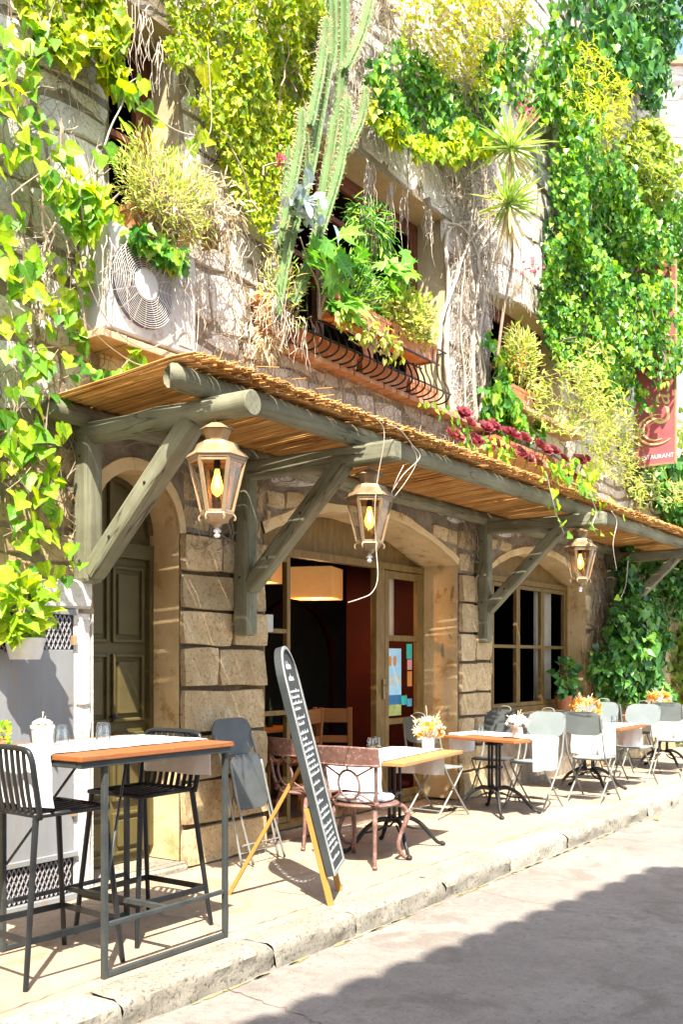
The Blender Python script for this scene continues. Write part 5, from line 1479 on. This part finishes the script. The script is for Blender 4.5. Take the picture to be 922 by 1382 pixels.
def wood_chair(label, loc, rz):
    t = thing('wooden_chair', label, 'chair', loc, rz, 'wooden chairs inside the dining room')
    mb = MB(); mb.box((0, 0, .46), (.42, .42, .03)); mb.build('seat', 'chairwood', t, bevel=.005)
    for x in (-.18, .18):
        for y in (-.18, .18):
            mb = MB(); top = .45 if y > 0 else 1.0
            mb.bar((x, y, 0), (x, y-(0 if y > 0 else .06), top), .045, .04, (0, 1, 0)); mb.build('leg', 'chairwood', t, bevel=.004)
    for z, h in ((.92, .14), (.68, .07)):
        mb = MB(); mb.box((0, -.18-.06*z, z), (.33, .022, h)); mb.build('back_rail', 'chairwood', t, bevel=.004)
wood_chair('wooden dining chair inside the doorway, nearer the chalkboard', (7.98, 6.15, .01), R(10))
wood_chair('wooden dining chair inside the doorway, nearer the glazed door leaf', (8.52, 6.0, .01), R(-62))
dt = thing('dining_table', 'dark dining table inside the doorway', 'table', (8.25, 6.85, .01))
mb = MB(); mb.box((0, 0, .745), (.9, .7, .03)); mb.build('tabletop', 'chairwood', dt)
for x in (-.4, .4):
    for y in (-.3, .3): mb = MB(); mb.box((x, y, .365), (.05, .05, .73)); mb.build('leg', 'chairwood', dt)

for (x, y, lab) in ((8.1, 6.75, 'dark wine bottle standing on the left of the dining table inside'), (8.42, 6.8, 'dark wine bottle standing on the right of the dining table inside')):
    mb = MB(); mb.lathe([(.036, 0), (.038, .01), (.038, .19), (.03, .225), (.014, .25), (.013, .30), (.015, .302), (.015, .31)], 14); tag(mb.build('wine_bottle', 'bottle', smooth='auto', loc=(x, y, .771)), lab, 'bottle')
# ================================================================== PLANTS ON THE WALL
# (outlines were read off the photograph once, as positions on the wall)
climber('climbing_ivy', 'bright yellow green ivy with large leaves trailing down the left edge of the wall',
        [(0, 20), (40, 60), (75, 150), (110, 210), (150, 260), (172, 330), (150, 380), (128, 420), (100, 470), (90, 530), (78, 580), (72, 690), (70, 770), (30, 800), (0, 780)],
        330, 'ivy', 'lf_left', (.062, .115), .16, 4.93, clump=1.0, cf=1.3, nstem=26, holes=[[(10, 230), (75, 220), (110, 280), (120, 330), (60, 330), (15, 300)], [(45, 560), (75, 540), (75, 660), (50, 650)]])
climber('climbing_ivy', 'yellow creeper covering the wall left of the upper left window',
        [(-10, -30), (150, -30), (155, 30), (150, 90), (145, 150), (120, 130), (90, 80), (60, 90), (35, 60), (0, 60)], 620, 'creeper', 'lf_creeper', (.055, .105), .24, clump=.55, nstem=12)
climber('climbing_ivy', 'glossy ivy leaves reaching over the left edge of the air conditioner', [(70, 215), (120, 235), (165, 270), (172, 320), (150, 345), (125, 330), (100, 300), (75, 260)], 110, 'ivy', 'lf_left', (.06, .11), .12, 4.72, clump=.3, nstem=8)
climber('climbing_ivy', 'few broad leaves climbing over the reed canopy below the air conditioner', [(115, 478), (150, 470), (200, 500), (190, 522), (130, 520)], 34, 'ivy', 'lf_left', (.07, .12), .1, 4.8, clump=.3, nstem=4)
climber('creeper', 'yellow green creeper hanging in sheets between the upper left window and the cactus',
        [(205, -30), (430, -30), (425, 60), (405, 150), (385, 215), (375, 280), (372, 350), (355, 330), (335, 290), (300, 260), (280, 200), (262, 160), (240, 120), (215, 60)],
        5737, 'creeper', 'lf_creeper', (0.031, 0.064), .34, clump=.6, cf=1.6, nstem=24)
climber('creeper', 'creeper hanging below the flowering shrub down to the middle lintel',
        [(470, 90), (540, 60), (640, 110), (662, 170), (640, 215), (610, 190), (580, 222), (545, 180), (500, 165), (478, 130)],
        1755, 'creeper', 'lf_mid', (0.041, 0.084), .30, clump=.6, nstem=14)
climber('creeper', 'fringe of bright creeper along the top of the grey lintel', [(478, 120), (520, 140), (575, 195), (625, 185), (642, 205), (600, 225), (575, 225), (530, 190), (480, 150)], 420, 'creeper', 'lf_creeper', (.05, .09), .22, 4.85, clump=.5, nstem=6)
climber('flowering_shrub', 'yellow and rust coloured flowering shrub spilling over the top of the facade',
        [(450, -40), (690, -40), (700, 40), (670, 90), (640, 120), (600, 110), (560, 95), (520, 60), (500, 30)], 3400, 'oval', 'lf_heather', (.035, .07), .55, clump=.5, cf=1.8, droop=.2, nstem=20, cat='shrub')
climber('climbing_ivy', 'dark glossy ivy at the top right corner of the facade',
        [(730, -40), (905, -40), (908, 40), (895, 110), (870, 150), (880, 190), (860, 150), (825, 130), (800, 130), (770, 90), (745, 60)],
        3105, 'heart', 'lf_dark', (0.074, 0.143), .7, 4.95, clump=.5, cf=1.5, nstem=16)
climber('climbing_ivy', 'mid green ivy between the flowering shrub and the yuccas',
        [(640, 60), (740, 40), (770, 90), (780, 170), (740, 230), (725, 170), (690, 140), (665, 130), (650, 160), (640, 110)], 1300, 'heart', 'lf_mid', (.06, .12), .40, clump=.5, nstem=12)
climber('yellow_shrub', 'vivid yellow shrub on the wall right of the yuccas',
        [(745, 70), (795, 95), (830, 170), (865, 200), (850, 260), (800, 250), (770, 210), (735, 160)], 2000, 'lance', 'lf_yellow', (.07, .14), .6, 4.9, clump=.4, droop=.1, nstem=12, cat='shrub')
climber('climbing_ivy', 'big mass of glossy green ivy over the wall right of the small window',
        [(735, 165), (790, 230), (850, 250), (885, 280), (898, 330), (900, 400), (880, 440), (845, 470), (842, 520), (830, 560), (790, 540), (745, 500), (722, 440), (720, 380), (715, 300), (722, 230)],
        10260, 'heart', 'lf_mid', (0.041, 0.097), .75, 4.95, clump=.55, cf=1.3, nstem=30)
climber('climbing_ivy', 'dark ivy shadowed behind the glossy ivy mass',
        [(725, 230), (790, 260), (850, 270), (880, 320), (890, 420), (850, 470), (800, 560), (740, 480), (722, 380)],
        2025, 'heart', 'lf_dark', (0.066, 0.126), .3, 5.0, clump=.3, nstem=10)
climber('climbing_ivy', 'pale green ivy round the hanging red sign',
        [(845, 400), (900, 370), (922, 400), (922, 480), (905, 470), (898, 560), (885, 500), (862, 492), (845, 500)],
        945, 'heart', 'lf_mid', (0.057, 0.109), .35, 4.55, clump=.5, nstem=12)
climber('yellow_shrub', 'yellow green shrub filling the gap beside the pale stone house', [(820, 165), (848, 190), (862, 260), (858, 300), (840, 270), (800, 240)], 900, 'heart', 'lf_pale', (.06, .12), .6, 4.9, clump=.3, droop=.3, nstem=6, cat='shrub')
climber('trailing_shrub', 'feathery yellow green plants on the ledge above the right half of the canopy',
        [(690, 520), (730, 490), (790, 520), (850, 570), (870, 640), (905, 660), (900, 690), (860, 680), (820, 660), (770, 640), (720, 590), (690, 560)],
        3510, 'lance', 'lf_bush', (0.066, 0.143), .65, 4.85, clump=.45, droop=.0, nstem=22, cat='shrub')
climber('climbing_ivy', 'bright ivy sprays hanging across the middle of the red sign', [(838, 400), (893, 378), (897, 470), (914, 500), (880, 512), (846, 492)],
        420, 'heart', 'lf_mid', (.06, .11), .2, 4.28, clump=.35, nstem=10)
climber('climbing_ivy', 'light green ivy growing left of the small right hand window', [(640, 470), (668, 480), (690, 560), (720, 590), (690, 600), (640, 570), (628, 560), (650, 520)], 520, 'ivy', 'lf_mid', (.06, .11), .26, clump=.4, nstem=8)
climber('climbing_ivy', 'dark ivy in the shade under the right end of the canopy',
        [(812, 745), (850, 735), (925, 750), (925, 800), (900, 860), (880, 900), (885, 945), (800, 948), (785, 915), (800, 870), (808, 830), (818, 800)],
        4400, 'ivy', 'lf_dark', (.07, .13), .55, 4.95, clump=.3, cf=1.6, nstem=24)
climber('climbing_ivy', 'green ivy below the red sign at the right end of the canopy',
        [(850, 600), (905, 640), (940, 660), (940, 720), (890, 700), (850, 660)], 700, 'ivy', 'lf_dark', (.09, .16), .4, 4.95, clump=.3, nstem=8)

# ivy strands hanging over the canopy edge
def strand(label, pts, Y, n, size=(.06, .1), mat='lf_left'):
    P = [wallp(u, v, Y) for u, v in pts]; t = thing('hanging_vine', label, 'vine', P[0]); c = quadcurve(P, 6)
    mb = MB(); mb.tube(c, [.007-.004*i/len(c) for i in range(len(c))], 5); mb.build('stem', 'deadvine', t, smooth=True, world=True)
    if n:
        ii = rng.integers(0, len(c), n); pos = np.array([c[i] for i in ii])+rng.normal(0, .03, (n, 3))
        leaf_mesh('foliage', 'ivy', pos, np.stack([rng.normal(0, .6, n), rng.uniform(-.6, .1, n), rng.uniform(-1.2, .1, n)], 1), np.stack([rng.normal(0, .4, n), -np.ones(n), rng.normal(.4, .4, n)], 1), rng.uniform(*size, n), mat=mat, parent=t)
strand('leafy vine strand hanging over the canopy edge left of the smallest lantern', [(738, 640), (745, 670), (752, 695), (762, 720)], 3.66, 9)
strand('bare vine strand hanging farthest right in front of the smallest lantern', [(826, 690), (833, 705), (828, 735), (833, 770)], 3.64, 2)
strand('vine strand with a few leaves hanging right beside the smallest lantern', [(795, 665), (805, 690), (800, 710), (808, 715)], 3.66, 7)
strand('short leafy strand draped over the reeds near the smallest lantern', [(742, 632), (765, 648), (795, 662), (830, 682)], 3.72, 34)
strand('thin bare tendril against the ivy under the canopy', [(848, 757), (845, 790), (836, 812)], 4.2, 1)
strand('leafy twig leaning out in front of the upper left window', [(140, 200), (150, 170), (165, 140), (172, 115), (185, 105)], 4.75, 11, (.08, .13))
strand('long bare branch with yellow leaves reaching right of the upper left window', [(200, 150), (235, 175), (268, 183), (285, 170), (280, 60)], 4.7, 9, (.09, .14), 'lf_creeper')

# web of dry stems all over the stone
def inside_open(x, z): return any(min(p[0] for p in o)-.02 < x < max(p[0] for p in o)+.02 and min(p[1] for p in o) < z < max(p[1] for p in o)+.02 for o in OPEN.values())
def web(name, label, boxes, mat, r0=(.003, .008), up=True, Y=5.0):
    mb = MB()
    for (xa, xb, za, zb, n) in boxes:
        for i in range(n):
            x, z = random.uniform(xa, xb), random.uniform(za, zb); a = random.uniform(.5, 2.6) if random.random() < .75 else random.uniform(0, 6.28)
            pts = []; y = Y-random.uniform(.0, .03)
            for k in range(random.randint(7, 26)):
                if inside_open(x, z) or not (xa-.2 < x < xb+.2 and za-.1 < z < zb+.2): break
                pts.append((x, y+random.uniform(-.008, .006), z)); a += random.gauss(0, .38); x += .075*math.cos(a); z += .075*math.sin(a)
            if len(pts) > 3:
                r_ = random.uniform(*r0); mb.tube(pts, [r_*(1-.6*k/len(pts)) for k in range(len(pts))], 4)
                if random.random() < .5:     # a side shoot
                    x, _, z = pts[len(pts)//2]; a += random.choice((-1, 1))*.9; q = []
                    for k in range(8):
                        if inside_open(x, z): break
                        q.append((x, y+random.uniform(-.008, .006), z)); a += random.gauss(0, .3); x += .06*math.cos(a); z += .06*math.sin(a)
                    if len(q) > 2: mb.tube(q, r_*.6, 4)
    o = mb.build(name, mat, world=True, loc=(8, Y, 3)); return tag(o, label, 'vine')
web('dry_vine', 'web of bare pale vine stems clinging all over the sunlit upper wall', [(3.5, 6.6, 3.2, 6.2, 210), (6.2, 10.2, 3.2, 4.1, 150), (9.1, 10.2, 4.1, 7.5, 380), (6.5, 10, 6.0, 7.6, 220), (9.8, 13, 3.2, 6, 60)], 'deadvine', (.002, .006))
web('dry_vine', 'thin dark brown vine stems threading over the sunlit upper wall', [(3.5, 6.6, 2.9, 6.2, 150), (6.2, 10.2, 3.2, 4.1, 120), (9.1, 10.2, 4.1, 7.5, 120), (6.5, 10, 6.0, 7.6, 160)], 'bark', (.002, .005))
web('dry_vine', 'tangle of brown vine stems on the shaded wall below the canopy', [(4.3, 6.3, 2.3, 3.0, 130), (6.1, 9.5, 2.5, 3.0, 300), (9.4, 13.8, 2.5, 3.0, 280), (13.1, 13.9, .8, 2.6, 90), (3.3, 4.4, 2.0, 3.1, 40)], 'bark', (.003, .007))
mb = MB()
for px in ([(110, 430), (150, 470), (200, 495), (262, 480)], [(118, 380), (150, 440), (200, 470), (250, 440)], [(262, 350), (268, 420), (262, 500)]):
    c = quadcurve([wallp(u, v, 4.71) for u, v in px], 6); mb.tube(c, .004, 4)
tag(mb.build('dry_vine', 'deadvine', world=True, loc=wallp(110, 430, 4.71)), 'dry vine stems looping across the front of the air conditioner', 'vine')
# thick old trunks between the middle and the small window
mb = MB()
for k, px in enumerate(([(612, 560), (600, 470), (608, 400), (600, 330), (612, 305), (640, 300)], [(640, 570), (636, 480), (640, 400), (632, 330), (640, 270), (636, 200)], [(655, 545), (648, 470), (655, 400), (645, 340), (690, 290), (720, 270)],
                        [(590, 480), (600, 430), (618, 380), (630, 330), (655, 300)], [(648, 560), (655, 500), (640, 430), (648, 360), (625, 310), (600, 300)], [(625, 600), (630, 520), (622, 440), (630, 350)])):
    c = quadcurve([wallp(u+random.uniform(-3, 3), v, 4.99-.02*k/3) for u, v in px], 8); mb.tube([p+Vector((random.gauss(0, .008), 0, 0)) for p in c], [(.035-.004*k)*(1-.55*i/len(c)) for i in range(len(c))], 8)
tag(mb.build('old_vine', 'deadvine', smooth=True, world=True, loc=wallp(630, 560)), 'thick old grey vine trunks on the wall right of the middle window', 'vine')
# dead root bunches hanging below lintels
def roots(label, px, Y, n, L, spread):
    mb = MB()
    for i in range(n):
        u, v = random.choice(px); p = wallp(u+random.gauss(0, spread), v+random.gauss(0, 4), Y+random.uniform(-.06, .06)); l = random.uniform(.3, 1)*L; q = [p]
        for k in range(7): q.append(q[-1]+Vector((random.gauss(0, .012), random.gauss(0, .01), -l/7)))
        mb.tube(q, [.0045-.0004*k for k in range(8)], 4)
        if random.random() < .6: e = q[3]; mb.tube([e, e+Vector((random.gauss(0, .04), 0, -.06)), e+Vector((random.gauss(0, .06), -.01, -.14))], .002, 3)
    tag(mb.build('hanging_roots', 'deadvine', world=True, loc=wallp(*px[0], Y)), label, 'vine')
roots('dead white roots hanging in front of the upper left window', [(165, 0), (182, 5), (190, 20), (195, 10)], 4.9, 16, .7, 5)
roots('dead pale root bunches hanging from the middle window lintel', [(500, 222), (530, 248), (546, 262), (578, 285)], 4.98, 44, .62, 4)
roots('dead roots hanging right of the upper left window', [(215, 60), (240, 90)], 4.95, 10, .4, 5)
roots('dead roots hanging under the yuccas by the small window', [(672, 370), (690, 350), (710, 360)], 4.8, 40, .6, 9)
roots('dry vine threads trailing over the air conditioner', [(140, 330), (165, 320), (235, 340), (255, 360)], 4.70, 36, .5, 10)
roots('dry stems dangling beside the cactus base', [(370, 400), (390, 420), (410, 430)], 4.7, 30, .4, 9)

# ---------------------------------------------------------------- cactus
base = wallp(392, 432, 4.72); cpot = thing('cactus', 'tall ribbed green cactus with many upright arms left of the middle window', 'cactus', base)
def arm(px, r_, Y=4.72, tip=False):
    c = quadcurve([wallp(u, v, Y) for u, v in px], 9); n = len(c); mb = MB()
    rr = [r_*(.82+.18*min(1, i/4))*(1+.05*math.sin(i*.8)) for i in range(n)]
    if tip: rr[-4:] = [r_*.96, r_*.82, r_*.55, r_*.15]
    mb.tube(c, rr, 12, True, .55); mb.build('stem', 'cactus', cpot, world=True)
    n0 = 12      # spine clusters along the ribs
    V = mb.v
    for i in range(1, n-1):
        for k in range(1, n0, 2):
            p = Vector(V[i*n0+k]); o_ = (p-c[i]).normalized()
            for q in range(2): SPN.tube([p, p+(o_+Vector((random.gauss(0, .5), random.gauss(0, .5), random.gauss(0, .5)))).normalized()*.026], .0016, 3, False)
    return c
SPN = MB()
arm([(372, 425), (390, 330), (418, 230), (438, 120), (449, 60), (447, -20)], .043)
arm([(430, 300), (452, 190), (462, 100), (464, 40), (463, -30)], .051)
arm([(395, 410), (425, 330), (440, 240), (452, 160)], .048)
arm([(418, 170), (430, 110), (438, 60), (441, 22)], .040, 4.66, True)
arm([(466, 95), (482, 62), (494, 25), (505, -25)], .043, 4.66)
arm([(430, 320), (455, 240), (466, 180), (469, 128)], .039, 4.62, True)
arm([(468, 205), (484, 170), (492, 140), (494, 116)], .036, 4.6, True)
arm([(382, 310), (396, 240), (405, 190), (408, 145)], .039, 4.66, True)
arm([(411, 275), (414, 220), (412, 175)], .032, 4.70, True)
arm([(376, 350), (384, 280), (390, 195)], .031, 4.84, True)
arm([(431, 100), (428, 60), (427, 12)], .031, 4.85, True)
tag(SPN.build('spines', 'straw', cpot, world=True), kind='stuff')
tr = MB(); tr.lathe([(.11, 0), (.15, .24), (.165, .25), (.165, .30), (.145, .30), (.14, .26)], 20); c_ = wallp(392, 432, 4.74)
cp_ = thing('terracotta_pot', 'round terracotta pot at the foot of the cactus', 'plant pot', (c_.x, 4.93, 4.02)); tr.build('pot', 'terracotta', cp_, smooth='auto')
# blue grey succulent at its foot
p = wallp(408, 283, 4.6); t = thing('succulent', 'blue grey leafy succulent tucked between the cactus arms', 'succulent', p)
n = 40; M['lf_blue'] = leafmat('blue_grey_leaf', [(.22, .30, .32), (.36, .44, .42)], .15)
leaf_mesh('foliage', 'oval', np.array(p)+rng.normal(0, .09, (n, 3)), rng.normal(0, 1, (n, 3))+[0, -.4, .4], rng.normal(0, .5, (n, 3))+[0, -.5, .8], rng.uniform(.09, .16, n), mat='lf_blue', parent=t)

# ---------------------------------------------------------------- fig branches
P0 = wallp(430, 430, 4.70); fg = thing('fig_plant', 'young fig with broad lobed leaves growing from the barred sill', 'plant', P0)
mb = MB(); tips = []
for px in ([(430, 430), (430, 390), (415, 350), (405, 320)], [(430, 430), (455, 390), (470, 360), (480, 350)], [(430, 430), (470, 380), (510, 360), (545, 360)], [(430, 430), (440, 400), (455, 420), (462, 420)], [(430, 430), (440, 380), (438, 340), (440, 330)], [(440, 400), (490, 395), (525, 375), (550, 375)]):
    c = quadcurve([wallp(u, v, 4.66-.03*i) for i, (u, v) in enumerate(px)], 6); mb.tube(c, [.011*(1-.6*i/len(c)) for i in range(len(c))], 6); tips += c[-9:]
mb.build('stem', 'bark', fg, smooth=True, world=True)
n = 46; ii = rng.integers(0, len(tips), n); pos = np.array([tips[i] for i in ii])+rng.normal(0, .06, (n, 3))
leaf_mesh('foliage', 'fig', pos, np.stack([rng.normal(0, .8, n), rng.uniform(-.9, .1, n), rng.normal(-.2, .5, n)], 1), np.stack([rng.normal(-.3, .4, n), rng.uniform(-1, -.2, n), rng.uniform(.4, 1.2, n)], 1), rng.uniform(.15, .27, n), .15, .25, 'lf_fig', fg)
mb_ = bush('fern', 'ferny plant with drooping fronds behind the fig', wallp(500, 310, 4.75), (.34, .16, .22), 420, 'lance', 'lf_mid', (.07, .13), twigs=16, up=-.6)

# ---------------------------------------------------------------- bushes in the troughs
bush('trough_plant', 'wispy straw and green bush in the trough on the air conditioner', wallp(222, 262, 4.70), (.42, .24, .32), 2300, 'lance', 'lf_bush', (.035, .08), twigs=70, clump=.4, base=(4.73, 4.86, 4.45))
bush('trough_plant', 'dry straw coloured tangle trailing right of the trough on the air conditioner', wallp(285, 285, 4.72), (.30, .2, .26), 500, 'lance', 'straw', (.04, .10), twigs=60, up=-.3)
bush('trough_plant', 'green trailing leaves at the foot of the wispy bush on the air conditioner', wallp(215, 335, 4.66), (.28, .08, .10), 90, 'creeper', 'lf_mid', (.06, .10), twigs=8, up=-1)
bush('trough_plant', 'small leafed bright bush overflowing the right trough of the grille', wallp(548, 428, 4.60), (.46, .2, .24), 1900, 'oval', 'lf_bush', (.03, .06), twigs=26)
bush('trough_plant', 'mid green bush in the left trough of the grille', wallp(478, 392, 4.66), (.42, .2, .24), 1200, 'lance', 'lf_mid', (.05, .10), twigs=20)
bush('trough_plant', 'trailing leaves hanging down over the front of the grille troughs', wallp(505, 452, 4.50), (.62, .05, .13), 170, 'oval', 'lf_bush', (.04, .075), twigs=14, up=-1)
bush('trough_plant', 'red flowered plant in the trough below the small right hand window', wallp(703, 480, 4.84), (.28, .18, .30), 900, 'lance', 'lf_bush', (.06, .13), twigs=16)
bush('trough_plant', 'tuft of dry yellow grass on the wall left of the barred sill', wallp(362, 452, 4.9), (.12, .08, .22), 260, 'lance', 'straw', (.05, .11), twigs=10, up=-.6)
bush('trough_plant', 'dark twiggy plant at the left end of the barred sill', wallp(382, 395, 4.8), (.26, .14, .30), 320, 'lance', 'lf_bush', (.05, .10), twigs=46)
def redbits(label, u, v, Y, n, r_, mat='pink'):
    p = wallp(u, v, Y); t = thing('red_blossom', label, 'flower', p)
    leaf_mesh('petals', 'oval', np.array(p)+rng.normal(0, r_, (n, 3)), rng.normal(0, 1, (n, 3)), rng.normal(0, .4, (n, 3))+[0, -1, .4], rng.uniform(.03, .06, n), mat=mat, parent=t)
redbits('cluster of pink geranium flowers above the upper yucca', 713, 152, 4.5, 60, .06)
redbits('small red flower between the creeper and the cactus', 376, 215, 4.7, 14, .02)
redbits('red flowers over the trough of the small right hand window', 702, 492, 4.55, 30, .07, 'orange')
redbits('pink flowers beside the top of the small right hand window', 718, 362, 4.7, 30, .05)

# ---------------------------------------------------------------- yuccas
yk = wallp(672, 482, 4.62); yu = thing('yucca', 'yucca with two spiky leaf heads on a thin bent trunk', 'yucca', yk)
c = quadcurve([yk, wallp(680, 420, 4.56), wallp(692, 350, 4.5), wallp(688, 290, 4.46), wallp(690, 215, 4.42)], 8)
mb = MB(); mb.tube(c, [.017-.004*i/len(c) for i in range(len(c))], 8); mb.build('trunk', 'bark', yu, smooth=True, world=True)
for (u, v, rs) in ((690, 200, .50), (686, 276, .44)):
    p = np.array(wallp(u, v, 4.42)); n = 80
    d = unit(np.stack([rng.normal(0, 1, n), rng.normal(-.35, .9, n), rng.normal(.30, .75, n)], 1))
    leaf_mesh('leaf_rosette', 'blade', np.repeat(p[None], n, 0)+rng.normal(0, .015, (n, 3)), d, np.cross(d, np.cross(np.array([0, 0, 1.]), d))+rng.normal(0, .1, (n, 3)), rng.uniform(.6, 1.05, n)*rs, .3, .10, 'lf_yucca', yu)
    n = 30; d = unit(np.stack([rng.normal(0, .35, n), rng.normal(-.2, .3, n), -np.ones(n)], 1))
    leaf_mesh('dead_leaves', 'blade', np.repeat(p[None], n, 0)-[0, 0, .03], d, rng.normal(0, 1, (n, 3)), rng.uniform(.25, .5, n), .3, .1, 'straw', yu)

# ---------------------------------------------------------------- burgundy rosettes
for i in range(26):
    f = (i+.5)/26; u = 612+185*f+random.uniform(-5, 5); v = 578+66*f+(-16 if i % 2 else 9)+random.uniform(-6, 6)
    p = wallp(u, v, 4.66+random.uniform(-.06, .06)); t = thing('rosette_plant', 'burgundy succulent rosette in the row above the canopy', 'succulent', (p.x, p.y, p.z-.12), 0, 'burgundy rosettes above the canopy')
    P, A_, N_, S_ = [], [], [], []
    ax = Vector((random.gauss(0, .3), -.8, .75)).normalized(); a1 = ax.orthogonal().normalized(); a2 = ax.cross(a1); rs = random.uniform(.085, .13)
    for ring_, (cnt, op, L) in enumerate(((14, 1.25, 1), (12, .95, .85), (9, .65, .65), (6, .35, .45))):
        for k in range(cnt):
            a = 2*pi*(k+.5*ring_)/cnt; rad = a1*math.cos(a)+a2*math.sin(a); d = rad*math.sin(op)+ax*math.cos(op)
            P.append(p+ax*.004*ring_); A_.append(d); N_.append(ax*math.sin(op)-rad*math.cos(op)); S_.append(rs*L)
    leaf_mesh('rosette', 'spoon', P, A_, N_, S_, .3, -.15, 'lf_aeon', t)
    mb = MB(); mb.tube([(0, .06, -.03), (0, .02, .06), (0, 0, .12)], .009, 6); mb.build('stem', 'bark', t)
climber('ground_ivy', 'small leafy fringe between the burgundy rosettes and the reeds', [(560, 562), (620, 575), (700, 610), (800, 655), (800, 668), (700, 632), (620, 600), (560, 582)], 330, 'oval', 'lf_left', (.04, .08), .3, 4.7, clump=.6, nstem=6)

# ---------------------------------------------------------------- pot plants at the left edge
hp = thing('hanging_pot', 'lime green leafy plant in a small pot on the cabinet by the left edge', 'plant pot', (3.70, 4.80, 1.50))
mb = MB(); mb.lathe([(.085, 0), (.10, .05), (.11, .10), (.118, .105), (.118, .125), (.10, .125), (.095, .09)], 18, (3.70, 4.80, 1.50)); mb.build('pot', 'greypot', hp, smooth='auto', world=True)
mb = MB(); mb.bar((3.70, 4.90, 1.56), (3.70, 4.975, 1.56), .03, .03); mb.build('hook', 'iron', hp, world=True)
bush('', '', (3.64, 4.76, 1.80), (.20, .15, .19), 130, 'heart', 'lf_pot', (.06, .11), twigs=12, parent=hp, up=.1)
sp = thing('small_pot_plant', 'small bright green plant at the left corner of the high table', 'plant pot', (3.10, 4.22, 1.059))
mb = MB(); mb.lathe([(.035, 0), (.042, .05), (.045, .052), (.04, .05)], 14, (3.10, 4.22, 1.059)); mb.build('pot', 'terracotta', sp, smooth='auto', world=True)
bush('', '', (3.10, 4.22, 1.135), (.06, .06, .045), 46, 'oval', 'lf_pot', (.025, .045), twigs=5, parent=sp)
# ivy in a terracotta pot on the window sill
q = (12.45, 5.10, .836); sp = thing('sill_pot', 'terracotta pot with trailing ivy on the sill of the dark paned window', 'plant pot', q)
mb = MB(); mb.lathe([(.08, 0), (.11, .15), (.12, .155), (.12, .19), (.10, .19)], 18, q); mb.build('pot', 'terracotta', sp, smooth='auto', world=True)
bush('', '', (12.45, 5.06, 1.24), (.36, .12, .26), 80, 'heart', 'lf_dark', (.08, .14), twigs=10, parent=sp, up=-.2)

# fallen bits along the foot of the wall and in the gutter
n = 260; xs = rng.uniform(4.3, 13, n); ys = np.where(rng.uniform(0, 1, n) < .6, 4.98-rng.exponential(.12, n), rng.uniform(3.4, 4.9, n)); zs = np.full(n, .006)
g_ = rng.uniform(0, 1, n) < .3; ys[g_] = 3.27-rng.exponential(.06, g_.sum()); zs[g_] = SZ+.006
lt = leaf_mesh('leaf_litter', 'oval', np.stack([xs, ys, zs], 1), np.stack([rng.normal(0, 1, n), rng.normal(0, 1, n), np.zeros(n)], 1), np.tile([0., 0, 1], (n, 1))+rng.normal(0, .12, (n, 3)), rng.uniform(.012, .035, n), mat='straw')
tag(lt, 'scattered dry leaf litter along the foot of the wall and the gutter', 'leaf litter', kind='stuff')
# ---------------------------------------------------------------- planting at the end of the terrace
def g_at(lat, dep): return (FW[0]*dep+RT[0]*lat, FW[1]*dep+RT[1]*lat)
for i, (u, dep, h, r_) in enumerate(((905, 17.5, 2.6, 1.1), (945, 19, 4.2, 1.5), (890, 20.5, 4.6, 1.2), (925, 21.5, 6.6, 1.3), (985, 18, 5, 1.6))):
    lat = (u-CU)/FPX*dep; x, y = g_at(lat, dep)
    lab = ['pale green shrub behind the last terrace chairs', 'tall pale shrub at the right edge behind the terrace', 'slim pale shrub against the ivy corner', 'tall pale climber against the far stone house', 'broad shrub just outside the right edge'][i]
    bush('garden_shrub', lab, (x, y, SZ+h*.55), (r_*.8, r_*.8, h*.5), 1500, 'heart', 'lf_pale', (.10, .2), cat='shrub', twigs=14, clump=.55, base=(x, y, SZ))
climber('climbing_ivy', 'ivy climbing the pale stone house seen past the sign', [(872, 640), (925, 640), (925, 800), (880, 800)], 900, 'heart', 'lf_pale', (.09, .16), .5, 5.2, clump=.6, nstem=12)
for (u, v), lab in (((887, 1106), 'dry orange leaf lying on the street by the kerb'), ((188, 1372), 'small dry leaf lying on the kerb corner')):
    p = groundp(u, v, SZ+.01); mb = MB(); mb.add([(-.06, 0, 0), (-.02, .03, .015), (.06, .0, .004), (-.02, -.03, .012), (0, 0, .002)], [(0, 4, 1), (1, 4, 2), (2, 4, 3), (3, 4, 0)])
    tag(mb.build('fallen_leaf', 'orange', loc=p, rot=(0, 0, random.uniform(0, 6))), lab, 'leaf')
